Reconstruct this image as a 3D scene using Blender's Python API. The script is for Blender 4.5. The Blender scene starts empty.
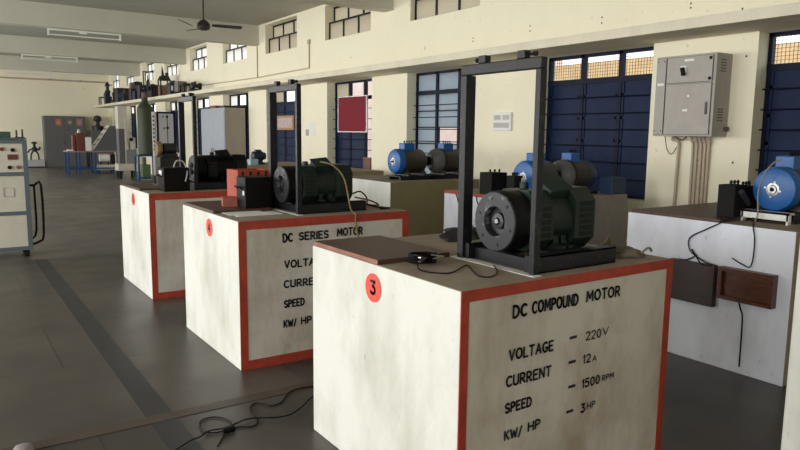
import bpy, bmesh, math, random
from mathutils import Vector, Matrix
random.seed(7)
SC = bpy.context.scene
COL = SC.collection
PI = math.pi

# ------------------------------------------------------------------ camera
def setup_camera():
    yaw, pitch, roll, fpx = 0.597767, -0.135264, 0.011592, 671.48
    f = Vector((math.sin(yaw)*math.cos(pitch), math.cos(yaw)*math.cos(pitch), math.sin(pitch)))
    rt = Vector((math.cos(yaw), -math.sin(yaw), 0)); up = rt.cross(f)
    r2 = rt*math.cos(roll) + up*math.sin(roll); u2 = -rt*math.sin(roll) + up*math.cos(roll)
    cd = bpy.data.cameras.new('camera'); co = bpy.data.objects.new('camera', cd); COL.objects.link(co)
    cd.sensor_width = 36; cd.lens = fpx/800*36; cd.clip_start = .05; cd.clip_end = 300
    m = Matrix((r2, u2, -f)).transposed().to_4x4(); m.translation = (0, 0, 1.5); co.matrix_world = m
    SC.camera = co
setup_camera()
# ------------------------------------------------------------------ world and daylight
w = bpy.data.worlds.new('World'); SC.world = w; w.use_nodes = True
bg = w.node_tree.nodes['Background']; bg.inputs[0].default_value = (.93, .97, 1, 1); bg.inputs[1].default_value = 2.0
WIN_LEFT = [(-1.9+3.6*i, .3+3.6*i) for i in range(9)]       # the tall window openings of the left wall
LEFT_X = -5.0
for i, (a, b) in enumerate(WIN_LEFT):
    ld = bpy.data.lights.new('daylight', 'AREA'); ld.shape = 'RECTANGLE'; ld.size = 1.9; ld.size_y = b-a-.1
    ld.energy = 150; ld.color = (1, .98, .95)
    lo = bpy.data.objects.new('daylight', ld); COL.objects.link(lo)
    lo.location = (LEFT_X-.1, (a+b)/2, 1.95); lo.rotation_euler = (0, -PI/2, 0)
SC.view_settings.view_transform = 'Standard'; SC.view_settings.look = 'None'
SC.view_settings.exposure = 0.14; SC.view_settings.gamma = 1; SC.view_settings.use_curve_mapping = False
SC.cycles.max_bounces = 10; SC.cycles.diffuse_bounces = 6; SC.cycles.sample_clamp_indirect = 6
SC.cycles.use_denoising = True

# ------------------------------------------------------------------ materials
MATS = {}
def mat(name, col, rough=.6, metal=0, var=0, scale=6, col2=None, bump=0, spec=.5, stretch=None, lo=.35, hi=.7, trans=0):
    if name in MATS: return MATS[name]
    m = bpy.data.materials.new(name); m.use_nodes = True; nt = m.node_tree; N = nt.nodes; L = nt.links
    b = N['Principled BSDF']; b.inputs['Roughness'].default_value = rough; b.inputs['Metallic'].default_value = metal
    b.inputs['Specular IOR Level'].default_value = spec
    c = (*col, 1); b.inputs['Base Color'].default_value = c
    if var or col2:
        tc = N.new('ShaderNodeTexCoord'); mp = N.new('ShaderNodeMapping'); L.new(tc.outputs['Object'], mp.inputs[0])
        if stretch: mp.inputs['Scale'].default_value = stretch
        ns = N.new('ShaderNodeTexNoise'); ns.inputs['Scale'].default_value = scale; ns.inputs['Detail'].default_value = 6
        ns.inputs['Roughness'].default_value = .62; L.new(mp.outputs[0], ns.inputs['Vector'])
        rp = N.new('ShaderNodeValToRGB'); L.new(ns.outputs['Fac'], rp.inputs[0])
        c2 = col2 if col2 else tuple(max(0, x*(1-var)) for x in col)
        rp.color_ramp.elements[0].position = lo; rp.color_ramp.elements[1].position = hi
        rp.color_ramp.elements[0].color = (*c2, 1); rp.color_ramp.elements[1].color = c
        L.new(rp.outputs[0], b.inputs['Base Color'])
        if bump:
            bp = N.new('ShaderNodeBump'); bp.inputs['Strength'].default_value = bump; bp.inputs['Distance'].default_value = .01
            L.new(ns.outputs['Fac'], bp.inputs['Height']); L.new(bp.outputs[0], b.inputs['Normal'])
    MATS[name] = m; return m

def plaster(name, col, stain, amount=.5, scale=3.2, speck=(.30, .26, .2), lo=.46, hi=.74):
    """whitewashed plaster with soft stains and small dirt specks"""
    m = bpy.data.materials.new(name); m.use_nodes = True; nt = m.node_tree; N = nt.nodes; L = nt.links
    b = N['Principled BSDF']; b.inputs['Roughness'].default_value = .85; b.inputs['Specular IOR Level'].default_value = .2
    tc = N.new('ShaderNodeTexCoord')
    mp = N.new('ShaderNodeMapping'); mp.inputs['Scale'].default_value = (1, 1, .55); L.new(tc.outputs['Object'], mp.inputs[0])
    n1 = N.new('ShaderNodeTexNoise'); n1.inputs['Scale'].default_value = scale; n1.inputs['Detail'].default_value = 7; n1.inputs['Roughness'].default_value = .65
    L.new(mp.outputs[0], n1.inputs['Vector'])
    r1 = N.new('ShaderNodeValToRGB'); r1.color_ramp.elements[0].position = lo; r1.color_ramp.elements[1].position = hi
    r1.color_ramp.elements[0].color = (0, 0, 0, 1); r1.color_ramp.elements[1].color = (amount,)*3+(1,); L.new(n1.outputs['Fac'], r1.inputs[0])
    mx = N.new('ShaderNodeMix'); mx.data_type = 'RGBA'; mx.inputs['A'].default_value = (*col, 1); mx.inputs['B'].default_value = (*stain, 1)
    L.new(r1.outputs[0], mx.inputs['Factor'])
    n2 = N.new('ShaderNodeTexNoise'); n2.inputs['Scale'].default_value = 22; n2.inputs['Detail'].default_value = 3
    L.new(mp.outputs[0], n2.inputs['Vector'])
    r2 = N.new('ShaderNodeValToRGB'); r2.color_ramp.elements[0].position = .68; r2.color_ramp.elements[1].position = .78
    r2.color_ramp.elements[0].color = (0, 0, 0, 1); r2.color_ramp.elements[1].color = (.55, .55, .55, 1); L.new(n2.outputs['Fac'], r2.inputs[0])
    m2 = N.new('ShaderNodeMix'); m2.data_type = 'RGBA'; L.new(r2.outputs[0], m2.inputs['Factor']); L.new(mx.outputs['Result'], m2.inputs['A'])
    m2.inputs['B'].default_value = (*speck, 1)
    L.new(m2.outputs['Result'], b.inputs['Base Color'])
    bp = N.new('ShaderNodeBump'); bp.inputs['Strength'].default_value = .25; bp.inputs['Distance'].default_value = .008
    L.new(n2.outputs['Fac'], bp.inputs['Height']); L.new(bp.outputs[0], b.inputs['Normal'])
    MATS[name] = m; return m

def floor_material(name, ca, cb):
    m = bpy.data.materials.new(name); m.use_nodes = True; nt = m.node_tree; N = nt.nodes; L = nt.links
    b = N['Principled BSDF']; b.inputs['Specular IOR Level'].default_value = .45
    tc = N.new('ShaderNodeTexCoord')
    n1 = N.new('ShaderNodeTexNoise'); n1.inputs['Scale'].default_value = 1.1; n1.inputs['Detail'].default_value = 8; n1.inputs['Roughness'].default_value = .6
    L.new(tc.outputs['Object'], n1.inputs['Vector'])
    r1 = N.new('ShaderNodeValToRGB'); r1.color_ramp.elements[0].position = .3; r1.color_ramp.elements[1].position = .72
    r1.color_ramp.elements[0].color = (*ca, 1); r1.color_ramp.elements[1].color = (*cb, 1); L.new(n1.outputs['Fac'], r1.inputs[0])
    # slab joints
    bk = N.new('ShaderNodeTexBrick'); bk.offset = .37; bk.inputs['Scale'].default_value = 1
    bk.inputs['Brick Width'].default_value = 1.9; bk.inputs['Row Height'].default_value = 1.07; bk.inputs['Mortar Size'].default_value = .006
    bk.inputs['Mortar Smooth'].default_value = .2; bk.inputs['Bias'].default_value = 0
    bk.inputs['Color1'].default_value = (.85, .85, .86, 1); bk.inputs['Color2'].default_value = (1.12, 1.1, 1.05, 1); bk.inputs['Mortar'].default_value = (.4, .38, .36, 1)
    mp = N.new('ShaderNodeMapping'); mp.inputs['Location'].default_value = (-.55, .75, 0); L.new(tc.outputs['Object'], mp.inputs[0]); L.new(mp.outputs[0], bk.inputs['Vector'])
    mx = N.new('ShaderNodeMix'); mx.data_type = 'RGBA'; mx.blend_type = 'MULTIPLY'; mx.inputs['Factor'].default_value = 1
    L.new(r1.outputs[0], mx.inputs['A']); L.new(bk.outputs['Color'], mx.inputs['B']); L.new(mx.outputs['Result'], b.inputs['Base Color'])
    r2 = N.new('ShaderNodeMapRange'); r2.inputs['To Min'].default_value = .26; r2.inputs['To Max'].default_value = .48
    n2 = N.new('ShaderNodeTexNoise'); n2.inputs['Scale'].default_value = 2.4; n2.inputs['Detail'].default_value = 5; L.new(tc.outputs['Object'], n2.inputs['Vector'])
    L.new(n2.outputs['Fac'], r2.inputs['Value']); L.new(r2.outputs[0], b.inputs['Roughness'])
    bp = N.new('ShaderNodeBump'); bp.inputs['Strength'].default_value = .02; bp.inputs['Distance'].default_value = .01
    L.new(n2.outputs['Fac'], bp.inputs['Height']); L.new(bp.outputs[0], b.inputs['Normal'])
    MATS[name] = m; return m

def frosted(name, col, t=.8):
    m = bpy.data.materials.new(name); m.use_nodes = True; nt = m.node_tree; N = nt.nodes; L = nt.links
    out = N['Material Output']; N.remove(N['Principled BSDF'])
    tr = N.new('ShaderNodeBsdfTranslucent'); tr.inputs[0].default_value = (*col, 1)
    gl = N.new('ShaderNodeBsdfPrincipled'); gl.inputs['Base Color'].default_value = (*col, 1); gl.inputs['Roughness'].default_value = .35
    mx = N.new('ShaderNodeMixShader'); mx.inputs[0].default_value = t
    ns = N.new('ShaderNodeTexNoise'); ns.inputs['Scale'].default_value = 9; tc = N.new('ShaderNodeTexCoord'); L.new(tc.outputs['Object'], ns.inputs['Vector'])
    rg = N.new('ShaderNodeMapRange'); rg.inputs['To Min'].default_value = t-.15; rg.inputs['To Max'].default_value = min(1, t+.15)
    L.new(ns.outputs['Fac'], rg.inputs['Value']); L.new(rg.outputs[0], mx.inputs[0])
    L.new(gl.outputs[0], mx.inputs[1]); L.new(tr.outputs[0], mx.inputs[2]); L.new(mx.outputs[0], out.inputs[0])
    MATS[name] = m; return m

CREAM = plaster('cream_wall', (.88, .84, .665), (.79, .74, .57), .4, 1.4)
LEDGE_M = plaster('cream_ledge', (.76, .72, .58), (.55, .49, .37), .5, 2.2)
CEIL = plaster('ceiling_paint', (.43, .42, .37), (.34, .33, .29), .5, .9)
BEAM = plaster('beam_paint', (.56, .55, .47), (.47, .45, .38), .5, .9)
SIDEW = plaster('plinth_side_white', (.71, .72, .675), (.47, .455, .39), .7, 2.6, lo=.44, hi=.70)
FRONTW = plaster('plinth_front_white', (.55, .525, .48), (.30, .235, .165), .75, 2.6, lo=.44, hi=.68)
BLUEW = plaster('plinth_bluish_white', (.80, .83, .93), (.52, .54, .60), .6, 3)
CEMENT = plaster('cement_top', (.33, .28, .22), (.20, .165, .125), .8, 5)
CEMENTG = plaster('cement_grey', (.32, .29, .26), (.2, .18, .155), .7, 4)
OLIVE = plaster('olive_paint', (.27, .23, .12), (.2, .16, .085), .6, 4)
FLOORM = floor_material('dark_stone_floor', (.040, .036, .032), (.086, .075, .064)); FLOORF = floor_material('pale_grey_floor', (.085, .078, .075), (.155, .14, .132))  # far half of the floor gets a paler grey than the near slabs
STRIP = mat('dark_stone_strip', (.026, .027, .028), .45, var=.3, scale=5)
RUST = mat('brown_floor_strip', (.085, .060, .045), .5, var=.4, scale=7)
RED = mat('red_border_paint', (.42, .048, .022), .6, var=.35, scale=14)
REDD = mat('red_disc_paint', (.80, .085, .055), .6, var=.12, scale=14)
INK = mat('black_lettering_paint', (.012, .013, .02), .6)
WHITEP = mat('white_paint', (.8, .8, .78), .6, var=.15, scale=20)
IRON = mat('black_iron', (.009, .010, .013), .45, .0, col2=(.04, .04, .044), scale=26, lo=.30, hi=.42, spec=.3)
BLACK = mat('black_paint', (.0035, .0035, .004), .5, spec=.15)
BLACKM = mat('matt_black', (.006, .006, .0065), .75, spec=.25)
DRUM = mat('drum_steel', (.024, .026, .031), .42, .35, col2=(.22, .22, .23), scale=12, lo=.32, hi=.42)
STEEL = mat('bright_steel', (.42, .42, .42), .32, .9, var=.3, scale=30)
GREENM = mat('motor_green', (.015, .027, .021), .45, var=.4, scale=18, spec=.35)
GREENL = mat('motor_green_light', (.012, .034, .027), .5, var=.4, scale=18, spec=.35)
BROWNM = mat('motor_brown', (.042, .036, .027), .5, var=.3, scale=14)
GREYM = mat('motor_grey', (.115, .118, .118), .5, var=.25, scale=14)
BLUE = mat('bright_blue_paint', (.009, .115, .40), .4, var=.2, scale=12)
NAVY = mat('navy_shutter', (.003, .010, .042), .5, var=.35, scale=6, col2=(.005, .017, .060), spec=.15)
NAVYF = mat('navy_frame', (.003, .006, .022), .5, spec=.15)
DKFRAME = mat('dark_window_frame', (.008, .008, .010), .5, spec=.3)
LOUV = mat('louvre_dark', (.004, .005, .005), .8)
WOOD = mat('red_brown_board', (.105, .05, .038), .5, col2=(.055, .026, .02), scale=3, stretch=(2, 14, 14))
WOODEDGE = mat('board_edge', (.33, .15, .10), .7, col2=(.2, .085, .055), scale=14)
BOXWOOD = mat('varnished_wood', (.14, .042, .020), .38, col2=(.06, .018, .01), scale=5, stretch=(1, 3, 12))
BOXDARK = mat('dark_varnished_wood', (.045, .016, .011), .4, col2=(.022, .01, .008), scale=5, stretch=(1, 3, 12))
ORANGE = mat('orange_red_wood', (.43, .062, .026), .6, var=.3, scale=10)
PANELG = mat('panel_grey', (.40, .37, .345), .5, var=.10, scale=10)
PANELD = mat('panel_gap', (.10, .095, .09), .6)
PVC = mat('pvc_pipe', (.52, .43, .34), .5, var=.15, scale=8)
CARDW = mat('white_card', (.8, .8, .79), .7)
CARDG = mat('grey_print', (.38, .37, .36), .8)
NOTICE = mat('crimson_cloth', (.21, .014, .03), .9, var=.12, scale=40)
ALU = mat('aluminium', (.40, .40, .40), .35, .7)
TEAL = mat('blue_grey_frame', (.10, .135, .155), .5, var=.15, scale=8)
PANELC = mat('cream_panel', (.62, .59, .50), .5, var=.1, scale=7)
CUPG = mat('grey_cupboard', (.125, .12, .125), .45, var=.12, scale=4)
CUPB = mat('pale_blue_cupboard', (.36, .40, .46), .45, var=.12, scale=4)
CUPT = mat('tan_cupboard_side', (.33, .29, .245), .5, var=.15, scale=4)
GASG = mat('dark_green_tank', (.036, .050, .022), .55, var=.25, scale=5)
PALEG = mat('pale_green_box', (.11, .17, .065), .5, var=.2, scale=8)
BLUEF = mat('blue_frame_paint', (.018, .075, .20), .45, var=.2, scale=8)
LABBLUE = mat('dark_blue_machine', (.007, .016, .040), .45, var=.35, scale=10)
LABBLK = mat('dark_machine', (.009, .010, .012), .5, var=.3, scale=10)
BRASS = mat('brass_brown', (.20, .13, .06), .45, .3, var=.3, scale=10)
BROWNBX = mat('brown_box', (.19, .105, .07), .7, var=.25, scale=8)
REDBX = mat('red_box', (.17, .038, .028), .5, var=.25, scale=8)
YELLOW = mat('yellow_cable', (.25, .175, .06), .6, var=.3, scale=30)
CLOTH = mat('dark_cloth', (.022, .020, .019), .9, var=.4, scale=20)
SACK = mat('dusty_sack', (.17, .14, .105), .95, var=.45, scale=14)
BRICKM = mat('tan_outside_wall', (.80, .56, .31), .9, var=.25, scale=3)
PINKM = mat('pale_outside_wall', (.75, .60, .55), .9, var=.2, scale=2)
GROUND = mat('outside_ground', (.45, .42, .36), .9, var=.2, scale=1)
FANM = mat('fan_brown', (.035, .028, .024), .4)
TUBE = mat('tube_white', (.78, .78, .72), .3)
FROST = frosted('frosted_pane', (.66, .62, .53), .82); FROSTW = frosted('frosted_white_pane', (.95, .94, .92), .9)
FROSTB = frosted('frosted_blue_pane', (.47, .53, .59), .76)

# ------------------------------------------------------------------ mesh builder
class MB:
    def __init__(s): s.bm = bmesh.new(); s.mats = []
    def mi(s, m):
        if m is None: return 0
        if m not in s.mats: s.mats.append(m)
        return s.mats.index(m)
    def _faces(s, vs, faces, m):
        i = s.mi(m); out = []
        for f in faces:
            try: g = s.bm.faces.new([vs[k] for k in f]); g.material_index = i; out.append(g)
            except ValueError: pass
        return out
    def box(s, x0, x1, y0, y1, z0, z1, m=None, bev=0, M=None):
        P = [(x0,y0,z0),(x1,y0,z0),(x1,y1,z0),(x0,y1,z0),(x0,y0,z1),(x1,y0,z1),(x1,y1,z1),(x0,y1,z1)]
        vs = [s.bm.verts.new(M @ Vector(p) if M else p) for p in P]
        fs = s._faces(vs, [(3,2,1,0),(4,5,6,7),(0,1,5,4),(1,2,6,5),(2,3,7,6),(3,0,4,7)], m)
        if bev:
            es = list({e for f in fs for e in f.edges})
            r = bmesh.ops.bevel(s.bm, geom=es, offset=bev, segments=2, profile=.5, affect='EDGES')
            for f in r['faces']: f.material_index = s.mi(m)
        return s
    def ring_surface(s, rings, m, caps=True, closed=False):
        i = s.mi(m); R = [[s.bm.verts.new(p) for p in r] for r in rings]; n = len(R[0])
        seq = list(zip(R, R[1:])) + ([(R[-1], R[0])] if closed else [])
        for a, b in seq:
            for k in range(n):
                try: s.bm.faces.new((a[k], a[(k+1) % n], b[(k+1) % n], b[k])).material_index = i
                except ValueError: pass
        if caps and not closed:
            for r in (list(reversed(R[0])), R[-1]):
                try: s.bm.faces.new(r).material_index = i
                except ValueError: pass
        return s
    def cyl(s, p0, p1, r, r1=None, m=None, seg=20):
        return s.lathe(p0, (Vector(p1)-Vector(p0)), [(0, r), (1, r if r1 is None else r1)], m, seg)
    def lathe(s, o, d, prof, m=None, seg=32, caps=True):
        o = Vector(o); d = Vector(d)
        z = d.normalized(); a = Vector((0, 0, 1)) if abs(z.z) < .9 else Vector((1, 0, 0)); u = a.cross(z).normalized(); v = z.cross(u)
        rings = [[o + d*t + (u*math.cos(2*PI*k/seg) + v*math.sin(2*PI*k/seg))*max(r, 1e-4) for k in range(seg)] for t, r in prof]
        return s.ring_surface(rings, m, caps)
    def tube(s, pts, r, m=None, seg=7, smooth=4):
        P = [Vector(p) for p in pts]
        if smooth and len(P) > 2:
            Q = []
            for i in range(len(P)-1):
                a, b, c, d = P[max(i-1, 0)], P[i], P[i+1], P[min(i+2, len(P)-1)]
                for k in range(smooth):
                    t = k/smooth
                    Q.append(.5*((2*b)+(c-a)*t+(2*a-5*b+4*c-d)*t*t+(3*b-a-3*c+d)*t**3))
            Q.append(P[-1]); P = Q
        rings = []; u = None
        for i, p in enumerate(P):
            t = (P[min(i+1, len(P)-1)] - P[max(i-1, 0)])
            if t.length < 1e-7: t = Vector((0, 0, 1))
            t.normalize()
            if u is None: u = (Vector((0, 0, 1)) if abs(t.z) < .9 else Vector((1, 0, 0))).cross(t).normalized()
            else:
                u = (u - t*u.dot(t)); u = u.normalized() if u.length > 1e-6 else t.orthogonal().normalized()
            v = t.cross(u)
            rings.append([p + (u*math.cos(2*PI*k/seg)+v*math.sin(2*PI*k/seg))*r for k in range(seg)])
        return s.ring_surface(rings, m)
    def prism(s, pts, axis, a0, a1, m=None):
        """extrude a 2D outline along axis 'x','y' or 'z'"""
        def T(p, a): return {'x': (a, p[0], p[1]), 'y': (p[0], a, p[1]), 'z': (p[0], p[1], a)}[axis]
        s.ring_surface([[T(p, a0) for p in pts], [T(p, a1) for p in pts]], m)
        return s
    def build(s, name, m=None, parent=None, smooth=True, loc=None):
        bmesh.ops.recalc_face_normals(s.bm, faces=s.bm.faces)
        me = bpy.data.meshes.new(name); s.bm.to_mesh(me); s.bm.free()
        if m is not None and not s.mats: s.mats = [m]
        elif m is not None and s.mats: s.mats = [x or m for x in s.mats]
        for x in s.mats: me.materials.append(x)
        if smooth:
            me.shade_smooth() if hasattr(me, 'shade_smooth') else None
            me.set_sharp_from_angle(angle=math.radians(38))
        o = bpy.data.objects.new(name, me); COL.objects.link(o)
        if loc: o.location = loc
        if parent: o.parent = parent
        return o

def tag(o, label=None, cat=None, group=None, kind=None):
    if label: o['label'] = label
    if cat: o['category'] = cat
    if group: o['group'] = group
    if kind: o['kind'] = kind
    return o
def thing(name, label, cat, loc=(0, 0, 0), rz=0, group=None):
    o = bpy.data.objects.new(name, None); COL.objects.link(o); o.empty_display_size = .05
    o.location = loc; o.rotation_euler = (0, 0, rz)
    return tag(o, label, cat, group)
def structure(o, label, cat): return tag(o, label, cat, kind='structure')
def copy_tree(o, parent=None):
    c = o.copy(); COL.objects.link(c)
    if parent: c.parent = parent
    for ch in list(o.children): copy_tree(ch, c)
    return c
def _arc(cx, cy, rx, ry, a0, a1, n=10):
    return [(cx+rx*math.cos(math.radians(a0+(a1-a0)*k/n)), cy+ry*math.sin(math.radians(a0+(a1-a0)*k/n))) for k in range(n+1)]
GLYPH = {   # hand painted capitals as brush strokes: advance width, strokes in a box of height 1
 'A': (.62, [[(0, 0), (.31, 1), (.62, 0)], [(.13, .33), (.50, .33)]]),
 'C': (.55, [_arc(.32, .5, .32, .5, 50, 310, 14)]),
 'D': (.56, [[(0, 0), (0, 1)], [(0, 1), (.18, 1)]+_arc(.18, .5, .38, .5, 90, -90, 12)+[(0, 0)]]),
 'E': (.48, [[(.48, 1), (0, 1), (0, 0), (.48, 0)], [(0, .52), (.38, .52)]]),
 'G': (.58, [_arc(.32, .5, .32, .5, 50, 350, 16)+[(.36, .42)]]),
 'H': (.55, [[(0, 0), (0, 1)], [(.55, 0), (.55, 1)], [(0, .5), (.55, .5)]]),
 'I': (.0, [[(0, 0), (0, 1)]]),
 'K': (.55, [[(0, 0), (0, 1)], [(.53, 1), (0, .42)], [(.16, .58), (.55, 0)]]),
 'L': (.46, [[(0, 1), (0, 0), (.46, 0)]]),
 'M': (.74, [[(0, 0), (.06, 1), (.37, .3), (.68, 1), (.74, 0)]]),
 'N': (.56, [[(0, 0), (0, 1), (.56, 0), (.56, 1)]]),
 'O': (.66, [_arc(.33, .5, .33, .5, 90, 450, 18)]),
 'P': (.48, [[(0, 0), (0, 1), (.22, 1)]+_arc(.22, .73, .26, .27, 90, -90, 8)+[(0, .46)]]),
 'R': (.52, [[(0, 0), (0, 1), (.22, 1)]+_arc(.22, .73, .26, .27, 90, -90, 8)+[(0, .46)], [(.2, .46), (.52, 0)]]),
 'S': (.48, [_arc(.24, .75, .24, .25, 30, 270, 10)+_arc(.24, .25, .24, .25, 90, -150, 10)[1:]]),
 'T': (.56, [[(0, 1), (.56, 1)], [(.28, 1), (.28, 0)]]),
 'U': (.54, [[(0, 1), (0, .28)]+_arc(.27, .27, .27, .27, 180, 360, 10)+[(.54, 1)]]),
 'V': (.58, [[(0, 1), (.29, 0), (.58, 1)]]),
 'W': (.86, [[(0, 1), (.2, 0), (.43, .8), (.66, 0), (.86, 1)]]),
 '/': (.36, [[(0, -.1), (.36, 1.05)]]),
 '-': (.5, [[(0, .5), (.5, .5)]]),
 '0': (.5, [_arc(.25, .5, .25, .5, 90, 450, 16)]),
 '1': (.14, [[(0, .82), (.14, 1), (.14, 0)]]),
 '2': (.5, [_arc(.24, .73, .24, .27, 165, -25, 9)+[(.0, 0), (.5, 0)]]),
 '3': (.5, [[(.02, 1), (.46, 1), (.22, .6)]+_arc(.22, .3, .27, .3, 80, -150, 10)]),
 '4': (.5, [[(.36, 0), (.36, 1), (0, .3), (.5, .3)]]),
 '5': (.5, [[(.46, 1), (.06, 1), (.03, .58)]+_arc(.22, .32, .27, .32, 110, -150, 10)]),
 ' ': (.3, [])}
def text_mesh(name, body, m, parent, origin, xdir, updir, width, height, thick=.17):
    """one line of brush lettering fitted into width x height, a film of paint on the surface"""
    rnd = random.Random(body); pen = 0; st = []
    for ch in body:
        w_, ss = GLYPH[ch]
        dz = rnd.uniform(-.02, .02)
        for q in ss: st.append([(pen+x, y+dz) for x, y in q])
        pen += w_+.27
    total = max(pen-.27, .14)
    O, X, U = Vector(origin), Vector(xdir), Vector(updir); kx = (width-thick*height)/total if total > .2 else height
    N = X.cross(U); bm = bmesh.new(); hw = thick*height/2
    for q in st:
        P = [O+X*(hw+x*kx)+U*(hw+y*(height-2*hw)) for x, y in q]
        for p in P:
            c = [bm.verts.new(p+(X*math.cos(PI*k/5)+U*math.sin(PI*k/5))*hw) for k in range(10)]; bm.faces.new(c)
        for a, b in zip(P, P[1:]):
            t = (b-a)
            if t.length < 1e-6: continue
            n = N.cross(t.normalized())*hw
            bm.faces.new([bm.verts.new(v) for v in (a-n, b-n, b+n, a+n)])
    me = bpy.data.meshes.new(name); bm.to_mesh(me); bm.free(); me.materials.append(m)
    o = bpy.data.objects.new(name, me); COL.objects.link(o); o.parent = parent
    return o

H = .953        # height of the masonry plinths
XW = 6.0        # inner face of the window wall
YF = 30.7       # far wall
YB = -3.0       # wall behind the camera
ZC = 3.84       # ceiling
ZL0, ZL1 = 2.425, 2.515   # ledge
# ------------------------------------------------------------------ room shell
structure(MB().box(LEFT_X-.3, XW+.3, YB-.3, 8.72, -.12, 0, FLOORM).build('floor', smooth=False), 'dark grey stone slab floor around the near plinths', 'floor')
structure(MB().box(LEFT_X-.3, XW+.3, 8.72, YF+.3, -.12, 0, FLOORF).build('floor', smooth=False), 'paler grey floor of the far half of the hall', 'floor')
structure(MB().box(.80, .935, -2.9, 8.72, 0, .002, STRIP).build('floor_strip', smooth=False), 'narrow dark stone strip running along the aisle floor', 'floor strip')
structure(MB().box(LEFT_X, 1.9, 3.44, 3.53, 0, .003, RUST).build('floor_strip', smooth=False), 'brown strip laid across the aisle floor near the camera', 'floor strip')
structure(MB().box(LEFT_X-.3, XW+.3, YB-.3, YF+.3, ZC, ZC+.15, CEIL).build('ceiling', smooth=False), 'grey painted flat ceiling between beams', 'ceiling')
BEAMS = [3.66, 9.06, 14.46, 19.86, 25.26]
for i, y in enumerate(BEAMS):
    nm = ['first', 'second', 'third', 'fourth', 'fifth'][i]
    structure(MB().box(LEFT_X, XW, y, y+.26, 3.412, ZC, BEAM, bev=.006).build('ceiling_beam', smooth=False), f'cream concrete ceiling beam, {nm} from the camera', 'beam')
structure(MB().box(LEFT_X-.3, XW+.3, YF, YF+.25, 0, ZC, CREAM).build('wall_far', smooth=False), 'plain cream end wall behind the dark grey cupboard', 'wall')
structure(MB().box(LEFT_X-.3, XW+.3, YB-.25, YB, 0, ZC, CREAM).build('wall_back', smooth=False), 'cream end wall behind the camera', 'wall')
OPEN = [(-1.2, .4), (1.62, 3.25), (4.31, 5.89), (7.08, 8.66), (9.69, 11.27), (12.43, 14.11), (15.15, 16.86), (17.93, 19.5), (20.65, 22.2), (23.4, 24.95), (26.1, 27.65), (28.7, 30.1)]
UPPER = [(-1.2, .4), (1.62, 3.25), (4.31, 5.89), (7.0, 8.6), (9.74, 11.34), (12.53, 14.11), (15.19, 16.8), (18.03, 19.5), (20.65, 22.1), (23.4, 24.9), (26.1, 27.6), (28.6, 30.1)]
SILL, HEAD, US, UH = .83, 2.425, 3.187, 3.80
mb = MB(); T = .28
mb.box(XW, XW+T, YB, YF, 0, SILL, CREAM); mb.box(XW, XW+T, YB, YF, HEAD, US, CREAM); mb.box(XW, XW+T, YB, YF, UH, ZC, CREAM)
for ops, z0, z1 in ((OPEN, SILL, HEAD), (UPPER, US, UH)):
    y = YB
    for a, b in ops:
        mb.box(XW, XW+T, y, a, z0, z1, CREAM); y = b
    mb.box(XW, XW+T, y, YF, z0, z1, CREAM)
for (y, z) in ((7.12, 2.78), (7.12, 2.74), (6.06, 2.81), (6.06, 2.75), (4.98, 2.77), (4.98, 2.71), (3.93, 2.76), (3.93, 2.72), (3.42, 2.64), (3.42, 2.62), (8.21, 2.77), (8.21, 2.74), (16.67, 3.03), (3.75, 1.28), (3.4, 1.27), (3.35, 2.22), (10.4, 2.8)):
    mb.box(XW-.003, XW+.01, y-.007, y+.007, z-.008, z+.008, LOUV)
structure(mb.build('wall_right', smooth=False), 'long cream wall pierced by two rows of windows', 'wall')
structure(MB().box(5.4, XW+.02, YB, YF, ZL0, ZL1, LEDGE_M, bev=.004).build('wall_ledge', smooth=False), 'long concrete ledge running along the window wall', 'ledge')
# left wall with its tall daylight openings
mb = MB(); y = YB
mb.box(LEFT_X-.25, LEFT_X, YB, YF, 0, .95, CREAM); mb.box(LEFT_X-.25, LEFT_X, YB, YF, 2.95, ZC, CREAM)
for a, b in WIN_LEFT:
    mb.box(LEFT_X-.25, LEFT_X, y, a, .95, 2.95, CREAM); y = b
mb.box(LEFT_X-.25, LEFT_X, y, YF, .95, 2.95, CREAM)
structure(mb.build('wall_left', smooth=False), 'cream wall of wide window openings opposite the window wall', 'wall')
# whitewashed pier at the right edge of the view
structure(MB().box(2.75, 3.15, .72, 1.267, 0, 3.0, SIDEW, bev=.01).build('wall_pier', smooth=False), 'whitewashed pier cut off by the right edge of the photo', 'pier')

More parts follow.
